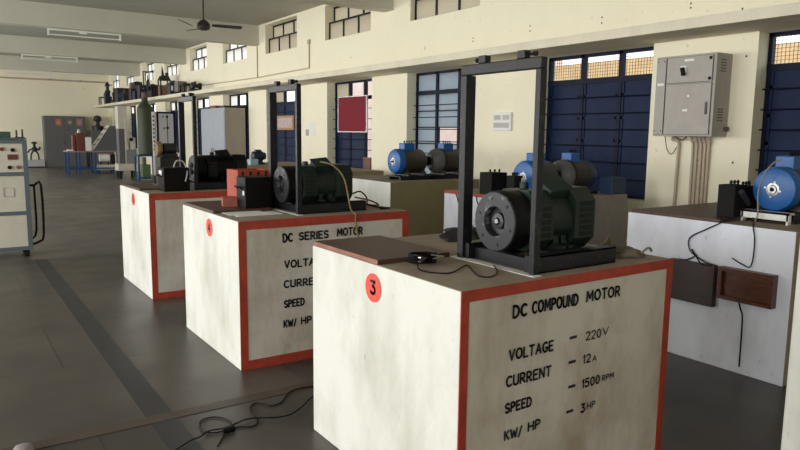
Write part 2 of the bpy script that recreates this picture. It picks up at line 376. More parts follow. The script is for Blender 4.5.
# ------------------------------------------------------------------ windows of the right wall
WN = [0]
def wname(): WN[0] += 1; return f'window_{WN[0]}'
PLACE = ['behind the camera', 'at the right edge, with the blue machine before it', 'left of the grey switchgear panel', 'with pale frosted panes behind the nearest iron frame',
         'behind the red noticeboard', 'behind the framed picture', 'behind the pale blue cupboard', 'just beyond the pale blue cupboard', 'beyond the display board', 'behind the green tank', 'beyond the green tank', 'in the far corner']
def lower_window(i, y0, y1):
    root = thing(wname(), 'navy steel window ' + PLACE[i], 'window', (6.2, y0, SILL)); root['kind'] = 'structure'
    W = y1-y0; h = HEAD-SILL; th = W/3
    f = MB(); fr = .035
    f.box(-.03, .03, 0, fr, 0, h); f.box(-.03, .03, W-fr, W, 0, h); f.box(-.03, .03, 0, W, 0, fr); f.box(-.03, .03, 0, W, h-fr, h)
    zt = 1.30
    f.box(-.035, .035, 0, W, zt-.04, zt+.02)
    for k in (1, 2): f.box(-.03, .03, th*k-.025, th*k+.025, 0, h)
    f.build('window_frame', NAVYF, root, smooth=False)
    b = MB()
    for k in range(6): b.cyl((-.075, -.02 if i else 0, .2+.18*k), (-.075, W+.02, .2+.18*k), .0065, m=NAVYF, seg=8)
    b.build('grille_bars', NAVYF, root)
    for k in range(3):
        a, c = th*k+.025, th*(k+1)-.025
        a = fr if k == 0 else a; c = W-fr if k == 2 else c
        mode = 'shutter'
        if i == 3 and k > 0: mode = 'frost'
        if i == 4 and k == 0: mode = 'open'
        if i == 5 and k == 0: mode = 'open'
        if i in (6,) and k == 0: mode = 'open'
        if mode == 'shutter':
            s = MB(); s.box(-.012, .012, a, c, fr, zt-.04, NAVY)
            for q in range(5):
                z = fr+.07+.25*q; s.box(-.022, -.012, a, c, z, z+.03, NAVY)
            s.box(-.022, -.012, a, a+.03, fr, zt-.04, NAVY); s.box(-.022, -.012, c-.03, c, fr, zt-.04, NAVY)
            s.build('shutter', NAVY, root, smooth=False)
        elif mode == 'frost':
            rows = 5; hh = (zt-.04-fr)/rows
            g = MB(); st = MB()
            for q in range(rows):
                if q == 2 and k == 1: pass
                else: g.box(-.004, .004, a, c, fr+hh*q, fr+hh*(q+1), FROSTB)
                st.box(-.015, .015, a, c, fr+hh*q-.008, fr+hh*q+.008, NAVYF)
            g.build('frosted_glass', FROSTB, root, smooth=False); st.build('glazing_bar', NAVYF, root, smooth=False)
        if i == 3 and k > 0:
            g = MB(); g.box(-.004, .004, a, c, zt+.02, h-fr, FROSTB); g.build('frosted_glass', FROSTB, root, smooth=False)
        elif i in (1, 2):
            n = MB(); zz0, zz1 = zt+.02, h-fr
            ny = int((c-a)/.034); nz = int((zz1-zz0)/.034)
            for q in range(1, ny): yy = a+(c-a)*q/ny; n.box(-.002, .002, yy-.0017, yy+.0017, zz0, zz1)
            for q in range(1, nz): z = zz0+(zz1-zz0)*q/nz; n.box(-.0025, .0015, a, c, z-.0017, z+.0017)
            n.build('wire_mesh', DKFRAME, root, smooth=False)
        elif k == 2:
            fm = FROST if i < 6 else FROSTW
            g = MB(); g.box(-.004, .004, a, c, zt+.02, h-fr, fm); g.build('frosted_glass', fm, root, smooth=False)
    return root
UPLACE = ['first from the camera end', 'second from the camera end', 'third from the camera end', 'at the top edge of the photo', 'above the red noticeboard', 'above the framed picture', 'beside the second beam end', 'left of the ceiling fan rod',
          'above the grey box on the ledge', 'above the blue machines on the ledge', 'above the large dark cabinet on the ledge', 'in the far corner above the ledge']
def upper_window(i, y0, y1):
    root = thing(wname(), 'high clerestory window with six frosted panes, ' + UPLACE[i], 'window', (6.2, y0, US)); root['kind'] = 'structure'
    W = y1-y0; h = UH-US; hm = .33
    lo = -.10                                    # the lower sash sits further into the reveal than the fixed upper lights
    f = MB()
    f.box(lo-.015, lo+.015, 0, W, 0, .025); f.box(lo-.015, lo+.015, 0, W, hm-.03, hm)
    f.box(-.015, .015, 0, W, hm, hm+.03); f.box(-.015, .015, 0, W, h-.03, h)
    f.box(lo, .0, 0, W, hm-.012, hm+.004)
    for k in range(4):
        y = (W-.025)*k/3
        f.box(lo-.02, lo+.02, y-.004, y+.032, 0, hm); f.box(-.02, .02, y-.004, y+.032, hm, h)
    f.build('window_frame', DKFRAME, root, smooth=False)
    for k in range(3):
        a, b = (W-.025)*k/3+.028, (W-.025)*(k+1)/3
        g = MB(); g.box(lo-.003, lo+.003, a, b, .025, hm-.03); g.build('window_pane', FROST if i < 6 else FROSTW, root, smooth=False)
        g = MB(); g.box(-.003, .003, a, b, hm+.03, h-.03); g.build('window_pane', FROST if i < 6 else FROSTW, root, smooth=False)
for i, (a, b) in enumerate(OPEN): lower_window(i, a, b)
for i, (a, b) in enumerate(UPPER): upper_window(i, a, b)
# outside
structure(MB().box(6.3, 40, -20, 60, -.5, -.3, GROUND).build('outside_ground', smooth=False), 'pale ground outside the windows', 'ground')
structure(MB().box(13.0, 13.5, 1.5, 12.4, -.3, 3.24, BRICKM).build('outside_wall', smooth=False), 'ochre building wall seen through the near window mesh', 'wall')
structure(MB().box(13.0, 13.5, 12.4, 24, -.3, 3.42, PINKM).build('outside_wall', smooth=False), 'pale pink building wall seen through the window openings', 'wall')
# conduits
mb = MB(); mb.tube([(5.985, 22, 2.76), (5.985, 14.55, 2.71), (5.985, 12.0, 2.735)], .012, PVC, smooth=0)
mb.tube([(5.985, 14.55, 2.70), (5.985, 14.55, 3.42)], .012, PVC, smooth=0); mb.tube([(5.985, 11.97, 2.73), (5.985, 11.97, 3.21)], .014, PVC, smooth=0)
mb.box(5.965, 6.0, 11.93, 12.01, 3.19, 3.27, PVC)
tag(mb.build('wall_conduit', PVC), 'thin cream conduit with risers on the wall above the ledge', 'conduit')
mb = MB(); mb.tube([(LEFT_X, YF-.03, 3.5), (5.95, YF-.03, 3.47)], .03, PVC, smooth=0)
for x in (1.5, 3.8, 4.9): mb.box(x-.03, x+.03, YF-.065, YF, 3.44, 3.53, PVC)
tag(mb.build('wall_pipe', PVC), 'pale pipe clamped high along the far end wall', 'pipe')

# ------------------------------------------------------------------ plinths
def plinth(name, label, x0, x1, y0, y1, h, front, side, top, group=None, chip=False):
    root = thing(name, label, 'plinth', (x0, y0, 0), 0, group)
    W, D = x1-x0, y1-y0
    mb = MB(); mb.box(0, W, 0, D, 0, h, side, bev=.007)
    o = mb.build('masonry_body', None, root, smooth=False)
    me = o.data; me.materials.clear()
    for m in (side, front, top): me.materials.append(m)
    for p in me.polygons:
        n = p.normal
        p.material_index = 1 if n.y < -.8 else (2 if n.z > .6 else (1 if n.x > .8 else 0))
    return root
def border(root, W, h, wl, wt, wr, wb):
    mb = MB(); t = .003
    def rect(x0, x1, z0, z1): mb.box(x0, x1, -t, .002, z0, z1)
    rect(0, wl, 0, h); rect(W-wr, W, 0, h); rect(wl, W-wr, h-wt, h); rect(wl, W-wr, 0, wb)
    mb.build('painted_border', RED, root, smooth=False)
def disc(root, y, z, r, ch):
    mb = MB(); seg = 28
    mb.ring_surface([[(-.0015, y+rr*math.cos(2*PI*k/seg), z+rr*math.sin(2*PI*k/seg)) for k in range(seg)] for rr in (r,)]+[[(-.003, y+rr*math.cos(2*PI*k/seg), z+rr*math.sin(2*PI*k/seg)) for k in range(seg)] for rr in (r,)], REDD)
    d = mb.build('number_disc', REDD, root, smooth=False)
    text_mesh('painted_number', ch, INK, d, (-.0045, y+.022, z-.032), (0, -1, 0), (0, 0, 1), .046, .066, .19)
def letter(root, body, x, z, wd, ht, thick=.19): return text_mesh('painted_lettering', body, INK, root, (x, -.0035, z), (1, 0, 0), (0, 0, 1), wd, ht, thick)

X0 = 1.475
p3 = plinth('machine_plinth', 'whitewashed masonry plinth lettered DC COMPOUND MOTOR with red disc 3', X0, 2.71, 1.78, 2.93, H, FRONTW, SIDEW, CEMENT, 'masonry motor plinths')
border(p3, 1.235, H, .036, .042, .042, .05); disc(p3, 2.36-1.78, .852, .062, '3')
def L3(body, x0, x1, z, ht, b=.19): letter(p3, body, x0-X0, z, x1-x0, ht, b)
L3('DC', 1.722, 1.800, .818, .054); L3('COMPOUND', 1.822, 2.085, .822, .052); L3('MOTOR', 2.13, 2.345, .826, .050)
L3('VOLTAGE', 1.71, 1.952, .655, .047); L3('220', 2.14, 2.235, .664, .040, .15); L3('V', 2.243, 2.283, .668, .036, .14)
L3('CURRENT', 1.70, 1.945, .553, .047); L3('12', 2.13, 2.178, .566, .040, .16); L3('A', 2.187, 2.215, .566, .027, .16)
L3('SPEED', 1.70, 1.842, .450, .044); L3('1500', 2.130, 2.243, .460, .042, .17); L3('RPM', 2.256, 2.335, .466, .028, .16)
L3('KW/', 1.70, 1.795, .342, .042); L3('HP', 1.825, 1.895, .347, .042); L3('3', 2.13, 2.158, .351, .044, .19); L3('HP', 2.168, 2.222, .360, .032, .15)
mb = MB()
for x, z in ((2.045, .686), (2.045, .583), (2.05, .478), (2.045, .372)): mb.box(x-X0, x-X0+.04, -.0035, -.0015, z, z+.011)
mb.build('painted_dash', INK, p3, smooth=False)
mb = MB(); mb.box(.39, .435, .035, .56, H-.002, H+.002, WHITEP); mb.build('painted_line', WHITEP, p3, smooth=False)

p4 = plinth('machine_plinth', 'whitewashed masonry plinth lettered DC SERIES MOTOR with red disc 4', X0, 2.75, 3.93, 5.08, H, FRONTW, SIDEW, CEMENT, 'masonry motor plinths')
border(p4, 2.75-X0, H, .05, .055, .055, .06); disc(p4, 4.47-3.93, .852, .062, '4')
def L4(body, x0, x1, z, ht, b=.2): letter(p4, body, x0-X0, z, x1-x0, ht, b)
L4('DC', 1.765, 1.84, .798, .062); L4('SERIES', 1.88, 2.10, .802, .058); L4('MOTOR', 2.16, 2.365, .808, .058)
L4('VOLTAGE', 1.775, 2.08, .628, .055); L4('CURRENT', 1.77, 2.08, .498, .055); L4('SPEED', 1.77, 1.92, .368, .055); L4('KW/', 1.765, 1.86, .238, .052); L4('HP', 1.89, 1.97, .24, .052)
mb = MB(); mb.box(.455, .49, .10, .66, H-.002, H+.002, WHITEP); mb.build('painted_line', WHITEP, p4, smooth=False)

p5 = plinth('machine_plinth', 'whitewashed masonry plinth with red disc 5, behind the DC SERIES MOTOR plinth', X0, 2.75, 6.08, 7.23, H, FRONTW, SIDEW, CEMENT, 'masonry motor plinths')
border(p5, 2.75-X0, H, .05, .06, .055, .06); disc(p5, 6.66-6.08, .855, .06, '5')
for bdy, z in (('VOLTAGE', .66), ('CURRENT', .53), ('SPEED', .40), ('KW/ HP', .27)): letter(p5, bdy, 1.84-X0, z, .28 if len(bdy) > 6 else .17, .055, .2)

R0, R1 = 4.1, 5.4
qa = plinth('machine_plinth', 'bluish white plinth with two wooden boxes on its side, at the right edge', R0+.03, R1, 1.92, 3.10, H, CEMENT, BLUEW, CEMENT, 'plinths along the window wall')
qb = plinth('machine_plinth', 'white plinth with bare grey cement front behind the nearest green motor', R0, R1, 4.07, 5.25, H, CEMENTG, BLUEW, CEMENT, 'plinths along the window wall')
mb = MB(); mb.box(-.002, .002, 0, 1.18, H-.03, H); mb.build('painted_border', RED, qb, smooth=False)
qc = plinth('machine_plinth', 'cream plinth with olive painted front carrying a blue motor set', R0, R1, 6.22, 7.37, .96, OLIVE, SIDEW, CEMENT, 'plinths along the window wall')
qd = plinth('machine_plinth', 'bare cream plinth below the red noticeboard', R0, R1, 8.37, 9.52, H, OLIVE, SIDEW, CEMENT, 'plinths along the window wall')
qe = plinth('machine_plinth', 'cream plinth farthest along the window wall, under the small dark motor', R0, R1, 10.52, 11.67, H, OLIVE, SIDEW, CEMENT, 'plinths along the window wall')

# ------------------------------------------------------------------ load frames and motors of the left row
def load_frame(label, x, yn, zbase, rail_len=.62, hz=.84):
    """portal of two square posts and a crossbar, standing on two base rails"""
    root = thing('load_gantry', label, 'load frame', (x, yn, zbase), 0, 'black iron load frames')
    wy, s, t = .51, .044, .030
    for ya, yb, xb in ((.016, .044, .034), (wy-.058, wy-.018, .054)):      # the far post is a wider channel
        p = MB(); p.box(0, xb, ya, yb, 0, hz-s, bev=.003); p.build('post', IRON, root, smooth=False)
    c = MB(); c.box(0, .034, .016, wy-.018, hz-s, hz, bev=.004); c.build('crossbar', IRON, root, smooth=False)
    for y in (.13, .36):
        b = MB(); b.box(.002, .034, y-.022, y+.022, hz, hz+.032, bev=.003); bl = b.build('hanger_block', IRON, root, smooth=False)
        d = MB(); sg = -1 if y < .2 else 1
        d.cyl((.028, y+sg*.02, hz+.017), (.028, y+sg*.055, hz+.017), .006, m=IRON, seg=8); d.cyl((.028, y+sg*.05, hz+.017), (.028, y+sg*.06, hz+.017), .011, m=IRON, seg=6)
        d.build('bolt', IRON, bl)
    for y in (.03, wy-.085):
        r = MB()     # C-channel rail
        r.box(s, s+rail_len, y, y+.006, .0, .07); r.box(s, s+rail_len, y, y+.055, .064, .07); r.box(s, s+rail_len, y, y+.055, 0, .006)
        r.box(s-.03, s+.002, y, y+.05, .0, .07)
        r.build('base_rail', IRON, root, smooth=False)
    for xa, xb in ((s+.005, s+.05), (s+rail_len-.05, s+rail_len)):
        r = MB(); r.box(xa, xb, .085, wy-.085, 0, .05); r.build('cross_rail', IRON, root, smooth=False)
    return root
def octo(r, c): return [(-r, -c), (-c, -r), (c, -r), (r, -c), (r, c), (c, r), (-c, r), (-r, c)]
def drum_motor(label, x, yc, z0, green, greenl, L=.50, box_tilt=.35, second_shield=True):
    """green motor on its feet; axis along x; brake drum at the -x end; z0 = top of rails"""
    root = thing('drum_motor', label, 'motor', (x, yc, z0), 0, 'motors with brake drums')
    zc = .118; 
    # hollow brake drum
    d = MB(); seg = 44
    d.lathe((0, 0, zc), (1, 0, 0), [(.006, .126), (0, .122), (0, .064), (.006, .060), (.034, .058), (.036, .036), (.020, .033), (.018, .016), (.030, .015), (.030, .0001)], DRUM, seg, False)
    d.build('brake_drum', DRUM, root)
    d = MB(); d.lathe((0, 0, zc), (1, 0, 0), [(.006, .126), (.012, .128), (.098, .128), (.105, .124), (.105, .05)], BLACK, seg, False); d.build('drum_rim', BLACK, root)
    h = MB(); h.cyl((.012, 0, zc), (.04, 0, zc), .010, m=STEEL, seg=14); h.build('shaft', STEEL, root)
    for k in range(6):
        a = 2*PI*k/6+.3
        b = MB(); b.cyl((-.004, .098*math.cos(a), zc+.098*math.sin(a)), (.004, .098*math.cos(a), zc+.098*math.sin(a)), .0065, m=DRUM, seg=6); b.build('bolt', DRUM, root)
    # machine body
    x0 = .115
    e = MB()
    pts = octo(.128, .075)
    e.prism([(p[0], p[1]+zc) for p in pts], 'x', x0, x0+.105); e.lathe((x0, 0, zc), (1, 0, 0), [(0, .10), (-.025, .085), (-.025, .05)], None, 28)
    sh = e.build('end_shield', green, root)
    g = MB()
    for r_ in range(5):
        for c_ in range(3): g.box(x0+.018+.026*c_, x0+.038+.026*c_, -.1295, -.127, zc-.066+.028*r_, zc-.046+.028*r_)
    g.build('louvre_slots', LOUV, sh, smooth=False)
    y_ = MB(); y_.lathe((x0+.10, 0, zc), (1, 0, 0), [(0, .112), (0, .124), (L-.33, .124), (L-.33, .112)], None, 40)
    y_.build('yoke', green, root)
    xe = x0+.10+L-.335
    e = MB(); e.prism([(p[0], p[1]+zc) for p in octo(.134, .082)], 'x', xe, xe+.125); sh = e.build('end_shield', green, root)
    g = MB()
    for r_ in range(6):
        for c_ in range(4): g.box(xe+.028+.022*c_, xe+.044+.022*c_, -.1355, -.133, zc-.072+.026*r_, zc-.053+.026*r_)
    g.build('louvre_slots', LOUV, sh, smooth=False)
    for xx in (x0+.13, xe-.05):
        for s in (-1, 1):
            f = MB(); f.prism([(s*.05, .0), (s*.15, .0), (s*.15, .012), (s*.108, .02), (s*.095, .10), (s*.05, .06)], 'x', xx, xx+.03); f.build('foot', green, root, smooth=False)
    # terminal box, tilted, on the shoulder facing the front
    t = MB(); M = Matrix.Translation((x0+.16, -.05, zc+.116)) @ Matrix.Rotation(.5, 4, 'X') @ Matrix.Rotation(-box_tilt*.3, 4, 'Y')
    t.box(-.05, .07, -.045, .05, -.03, .035, bev=.006, M=M); tb = t.build('terminal_box', green, root, smooth=False)
    l = MB(); l.box(-.055, .075, -.05, .055, .035, .044, bev=.003, M=M); l.build('lid', greenl, tb, smooth=False)
    e = MB(); e.lathe((x0+.10, .05, zc+.11), (0, 0, 1), [(0, .02), (.045, .02), (.045, .012)], None, 12); e.build('lifting_eye', greenl, root)
    return root
ZR = H+.07
load_frame('black iron load frame on the DC COMPOUND MOTOR plinth', 1.888, 1.825, H, .47, .842)
drum_motor('large green motor with hollow brake drum on the DC COMPOUND MOTOR plinth', 1.892, 2.08, ZR, GREENM, GREENL, .465)
load_frame('black iron load frame on the DC SERIES MOTOR plinth', 1.945, 4.06, H, .50, .865)
drum_motor('green motor with yellow cable on the DC SERIES MOTOR plinth', 1.93, 4.315, ZR, GREENM, GREENL, .495)
load_frame('black iron load frame on the plinth with disc 5', 1.94, 6.25, H, .58, .87)
drum_motor('black motor on the plinth with disc 5', 1.99, 6.505, ZR, BLACK, BLACK, .50)

# loose objects on plinth 3
tag(MB().box(X0+.003, 1.862, 2.335, 2.92, H+.001, H+.021, WOOD, bev=.002).build('wooden_board', smooth=False), 'thin red-brown board lying on the DC COMPOUND MOTOR plinth', 'board')
bd = bpy.data.objects['wooden_board']; bd.data.materials.append(WOODEDGE)
for p in bd.data.polygons:
    if p.normal.x < -.8: p.material_index = 1
def coil(label, cx, cy, z, r, turns, m=BLACK):
    pts = []
    for k in range(turns*12):
        a = 2*PI*k/12; rr = r*(.75+.25*random.random()); pts.append((cx+rr*1.5*math.cos(a)*.75, cy+rr*math.sin(a), z+.006+.010*(k/12)*.6+.004*random.random()))
    mb = MB(); mb.tube(pts, .005, m, 6, 2)
    return tag(mb.build('cable_coil'), label, 'cable')
coil('small heap of black cable with clips beside the red-brown board', 1.66, 2.275, H, .06, 6)
for i, (x, y, a, lab) in enumerate(((1.62, 2.21, .5, 'bright crocodile clip on the near side of the black cable heap'), (1.70, 2.215, -.4, 'bright crocodile clip at the right end of the black cable heap'))):
    root = thing('crocodile_clip', lab, 'clip', (x, y, H+.035), a)
    for s in (-1, 1):
        mb = MB(); M = Matrix.Rotation(s*.16, 4, 'Y'); mb.box(-.03, .03, -.006, .006, -.002+s*.004, .002+s*.004, M=M); mb.build('jaw', STEEL, root, smooth=False)
mb = MB(); mb.tube([(1.60, 2.22, H+.02), (1.56, 2.14, H+.004), (1.60, 2.05, H+.004), (1.66, 2.05, H+.004), (1.79, 2.13, H+.004), (1.72, 2.0, H+.004), (1.69, 1.93, H+.004), (1.72, 1.90, H+.004), (1.80, 1.95, H+.004), (1.88, 2.06, H+.006)], .0028, BLACK)
tag(mb.build('thin_wire'), 'thin black wire zigzagging over the cement top before the drum', 'wire')
def crumple(name, label, cat, cx, cy, z, rx, ry, h, m, seed, fold=3):
    rnd = random.Random(seed); mb = MB(); n = 16; rings = []
    for j in range(8):
        t = j/7; rr = math.cos(t*PI/2)**.55; ring = []
        for k in range(n):
            a = 2*PI*k/n; q = 1+.22*math.sin(fold*a+seed+3*t)+.12*rnd.uniform(-1, 1)
            ring.append((cx+rx*rr*q*math.cos(a), cy+ry*rr*q*math.sin(a), z+h*(math.sin(t*PI/2)*(1+.35*math.sin(2*a+seed)*rr))+(0 if j else 0)))
        rings.append(ring)
    mb.ring_surface(rings, m)
    return tag(mb.build(name), label, cat)
crumple('black_rag', 'crumpled black rag behind the far post of the nearest load frame', 'rag', 2.24, 2.70, H+.002, .13, .09, .055, CLOTH, 3, 5)
crumple('dusty_sack', 'crumpled dusty sack on the right end of the DC COMPOUND MOTOR plinth', 'sack', 2.56, 1.96, H+.002, .125, .09, .04, SACK, 5)
mb = MB(); mb.prism([(2.56, H+.02), (2.65, H+.02), (2.635, H+.075), (2.615, H+.045)], 'y', 2.075, 2.09, SACK); tag(mb.build('sack_scrap'), 'stiff upright scrap of sacking at the back of the dusty sack', 'rag')
mb = MB(); mb.tube([(2.64, 1.90, H+.006), (2.67, 1.895, H+.03), (2.69, 1.89, H+.034), (2.70, 1.885, H+.018)], .006, STEEL, 8)
tag(mb.build('steel_hook'), 'bright bent steel hook beside the dusty sack', 'hook')

# plinth 4 loose objects
tag(MB().box(X0+.005, 1.90, 4.40, 5.06, H+.001, H+.02, WOOD, bev=.003).build('wooden_board', smooth=False), 'red-brown board lying on the DC SERIES MOTOR plinth', 'board')
mb = MB(); mb.box(1.56, 1.88, 4.16, 4.33, H+.0005, H+.0035, CARDW, M=None); mb.box(1.53, 1.80, 4.22, 4.39, H+.0037, H+.0055, CARDW)
tag(mb.build('paper_sheets', smooth=False), 'white paper sheets lying beside the load frame on plinth 4', 'paper')
def switch_box(label, x, y, z, wx, wy, h, m=BLACK, rz=0):
    root = thing('load_box', label, 'box', (x, y, z), rz, 'black load boxes')
    mb = MB(); mb.box(0, wx, 0, wy, 0, h, bev=.006); mb.build('case', m, root, smooth=False)
    mb = MB(); mb.tube([(-.006, wy*.25, h*.62), (-.03, wy*.3, h*.7), (-.03, wy*.7, h*.7), (-.006, wy*.75, h*.62)], .006, m, 6); mb.build('handle', m, root)
    return root
b4 = switch_box('black box before the orange-red crate on plinth 4', 1.715, 4.42, H+.02, .185, .17, .215)
mb = MB(); mb.box(-.003, 0, .02, .045, .09, .12, CARDW); mb.build('white_label', CARDW, b4, smooth=False)
root = thing('wooden_crate', 'orange-red wooden crate behind the black box on plinth 4', 'crate', (1.76, 4.68, H+.02))
mb = MB(); mb.box(0, .25, 0, .02, 0, .25); mb.box(0, .25, .20, .22, 0, .25); mb.box(0, .02, .02, .2, 0, .25); mb.box(.23, .25, .02, .2, 0, .25); mb.box(0, .25, 0, .22, 0, .015); mb.build('crate_body', ORANGE, root, smooth=False)
mb = MB()
for k in range(4): mb.box(.03+.06*k, .045+.06*k, -.004, 0, .20, .24)
mb.build('dark_slot', LOUV, root, smooth=False)
root = thing('wooden_block', 'small open wooden block left of the black box on plinth 4', 'block', (1.62, 4.60, H+.02), -.25)
mb = MB(); mb.box(0, .10, 0, .14, .05, .062); mb.box(0, .10, 0, .015, 0, .05); mb.box(0, .012, .015, .14, 0, .05); mb.box(0, .10, .125, .14, 0, .05)
mb.build('block_body', mat('salmon_wood', (.36, .10, .065), .7, var=.3, scale=12), root, smooth=False)
mb = MB(); mb.tube([(2.20, 4.24, ZR+.275), (2.26, 4.16, ZR+.25), (2.31, 4.09, ZR+.16), (2.31, 4.0, H+.03), (2.30, 3.92, H+.006), (2.30, 3.917, H-.04), (2.315, 3.917, H-.13), (2.32, 3.917, H-.17)], .006, YELLOW, 8)
tag(mb.build('yellow_cable'), 'yellow cable hanging from the motor over the DC SERIES MOTOR front', 'cable')
for i, (pts, m, lab) in enumerate((([(2.52, 4.33, H+.10), (2.60, 4.36, H+.11), (2.68, 4.40, H+.06), (2.71, 4.44, H+.004)], BLACK, 'black wire arching off the right end of the motor on plinth 4'),
        ([(2.52, 4.30, H+.075), (2.60, 4.22, H+.055), (2.70, 4.26, H+.012), (2.66, 4.36, H+.006)], mat('red_wire', (.2, .02, .015), .5), 'red wire looping right of the motor on plinth 4'),
        ([(2.56, 4.2, H+.03), (2.64, 4.14, H+.006), (2.70, 4.10, H+.006), (2.60, 4.07, H+.006)], BLACK, 'black wire lying on the cement at the right of plinth 4'))):
    mb = MB(); mb.tube(pts, .006, m); tag(mb.build('loose_wire'), lab, 'wire')
# plinth 5 loose objects
tag(MB().box(X0+.01, 1.72, 6.45, 7.1, H+.001, H+.018, WOOD, bev=.003).build('wooden_board', smooth=False), 'dark board lying on the plinth with disc 5', 'board')
b5 = switch_box('large black box on the plinth with disc 5', 1.64, 6.20, H, .235, .20, .215)
mb = MB(); mb.prism([(.06, .13), (.06, .19), (.15, .19), (.15, .165)], 'x', -.003, 0, CARDW); mb.build('white_label', CARDW, b5, smooth=False)
mb = MB(); mb.tube([(1.76, 6.3, H+.212), (1.78, 6.29, H+.27), (1.83, 6.28, H+.275), (1.86, 6.27, H+.23), (1.85, 6.19, H+.17), (1.83, 6.185, H+.09)], .007, mat('grey_cable', (.35, .33, .3), .6), 7)
tag(mb.build('grey_cable'), 'pale grey cable looped on the large black box of plinth 5', 'cable')

# ------------------------------------------------------------------ motor sets of the wall row
def motor_set(label, x, yc, z, L=1.08, base_h=.05, white_base=False, group='blue ended motor sets', rbox=False, zc=.215):
    root = thing('motor_generator_set', label, 'motor', (x, yc, z), 0, group)
    r = .145
    b = MB(); 
    for s in (-1, 1): b.box(.02, L, s*.12-.02, s*.12+.02, 0, base_h)
    b.box(.0, .05, -.15, .15, base_h-.012, base_h); b.box(.45, .5, -.14, .14, 0, base_h-.01); b.box(L-.05, L, -.14, .14, 0, base_h-.01)
    b.build('base_channel', IRON, root, smooth=False)
    if white_base:
        w_ = MB(); w_.box(-.07, .0, -.15, .16, base_h-.012, base_h); w_.box(-.07, -.06, -.15, .16, base_h-.05, base_h)
        for s in (-.14, .15): w_.box(-.07, -.03, s-.006, s+.006, -.0, base_h)
        w_.build('white_foot_bracket', WHITEP, root, smooth=False)
    for s0, l in ((.03, .40), (.56, .42)):
        for xx in (s0+.09, s0+l-.08):
            f = MB(); f.prism([(-.15, base_h), (.15, base_h), (.10, zc-.1), (-.10, zc-.1)], 'x', xx, xx+.04); f.build('foot', BROWNM, root, smooth=False)
    c = MB(); c.lathe((0, 0, zc), (1, 0, 0), [(.0, .038), (.0, .10), (.012, .135), (.04, .148), (.085, .148), (.085, .10)], BLUE, 40); cp = c.build('end_cap', BLUE, root)
    h = MB(); h.lathe((0, 0, zc), (1, 0, 0), [(.004, .012), (-.010, .014), (-.010, .026), (-.002, .030), (-.001, .042), (.004, .043)], STEEL, 20); h.cyl((-.02, 0, zc), (.02, 0, zc), .011, m=BLACKM, seg=10)
    for k in range(4):
        a = PI/2*k+.2; h.cyl((-.004, .05*math.cos(a), zc+.05*math.sin(a)), (.01, .05*math.cos(a), zc+.05*math.sin(a)), .007, m=STEEL, seg=6)
    h.build('shaft_hub', STEEL, cp)
    m = MB(); m.lathe((0, 0, zc), (1, 0, 0), [(.08, .10), (.08, .142), (.38, .142), (.41, .12), (.42, .06)], None, 36); m.build('machine_body', BROWNM, root)
    k_ = MB(); k_.cyl((.41, 0, zc), (.56, 0, zc), .03, m=BLACK); k_.lathe((.44, 0, zc), (1, 0, 0), [(0, .03), (0, .055), (.035, .055), (.035, .05), (.042, .05), (.042, .055), (.08, .055), (.08, .03)], BLACK, 24); k_.build('coupling', BLACK, root)
    g = MB(); g.lathe((0, 0, zc), (1, 0, 0), [(.53, .05), (.53, .085), (.57, .12), (.60, .145), (.66, .152), (.665, .142)], None, 28)
    g.build('bell_end', GREYM, root)
    m = MB(); m.lathe((0, 0, zc), (1, 0, 0), [(.66, .10), (.66, .14), (.70, .14), (.70, .152), (.72, .152), (.72, .14), (.95, .14)], None, 36); m.build('machine_body', BROWNM, root)
    c = MB(); c.lathe((0, 0, zc), (1, 0, 0), [(.95, .10), (.95, .144), (1.03, .144), (1.06, .13), (1.07, .09), (1.07, .0001)], None, 36); c.build('end_cap', mat('dark_blue_box', (.018, .04, .09), .5), root)
    for xx in (.12, .70):
        t = MB(); t.box(xx, xx+.15, -.06, .06, zc+.12, zc+.215, bev=.006); tb = t.build('terminal_box', BLUE, root, smooth=False)
        for q in range(4):
            p = MB(); p.cyl((xx+.025+.034*q, -.02, zc+.215), (xx+.025+.034*q, -.02, zc+.245), .006, m=BLACKM, seg=8); p.lathe((xx+.025+.034*q, -.02, zc+.225), (0, 0, 1), [(0, .011), (.012, .011)], BLACKM, 8); p.build('terminal', BLACKM, tb)
    if rbox:
        t = MB(); t.box(1.04, 1.16, -.17, -.05, .0, .13, bev=.004); t.build('blue_box', mat('dark_blue_box', (.018, .04, .09), .5), root, smooth=False)
    return root
motor_set('blue ended motor set at the right edge, on white bracket feet', 4.45, 2.24, H, .92, .075, True)
ms = motor_set('blue ended motor set behind the nearest green motor', 4.31, 4.38, H, 1.08, .024, zc=.172); ms.scale.x = .8
motor_set('blue ended motor set on the olive fronted plinth', 4.37, 6.58, .96, 1.08, .05)
root = thing('small_motor', 'small dark blue motor beside a pale blue box on the farthest plinth', 'motor', (4.36, 10.86, H))
mb = MB(); mb.box(0, .2, -.05, .05, 0, .03); mb.prism([(-.05, .03), (.05, .03), (.04, .07), (-.04, .07)], 'x', .03, .16); mb.build('foot', LABBLK, root, smooth=False)
mb = MB(); mb.lathe((0, 0, .14), (1, 0, 0), [(-.02, .02), (-.02, .05), (.0, .08), (.17, .08), (.19, .06), (.22, .06), (.22, .02)], None, 20); mb.build('motor_body', LABBLUE, root)
mb = MB(); mb.box(.04, .14, -.04, .04, .21, .25, bev=.005); mb.build('terminal_box', LABBLUE, root, smooth=False)
tag(MB().box(4.22, 4.36, 10.62, 10.74, H, H+.10, mat('pale_blue_box', (.30, .42, .52), .5), bev=.005).build('pale_blue_box', smooth=False), 'pale blue box left of the small dark blue motor', 'box')
tag(MB().box(5.19, 5.39, 4.09, 4.24, H, H+.16, mat('dark_blue_box', (.018, .04, .09), .5), bev=.005).build('steel_box', smooth=False), 'dark blue steel box on the corner of the grey fronted plinth', 'box')

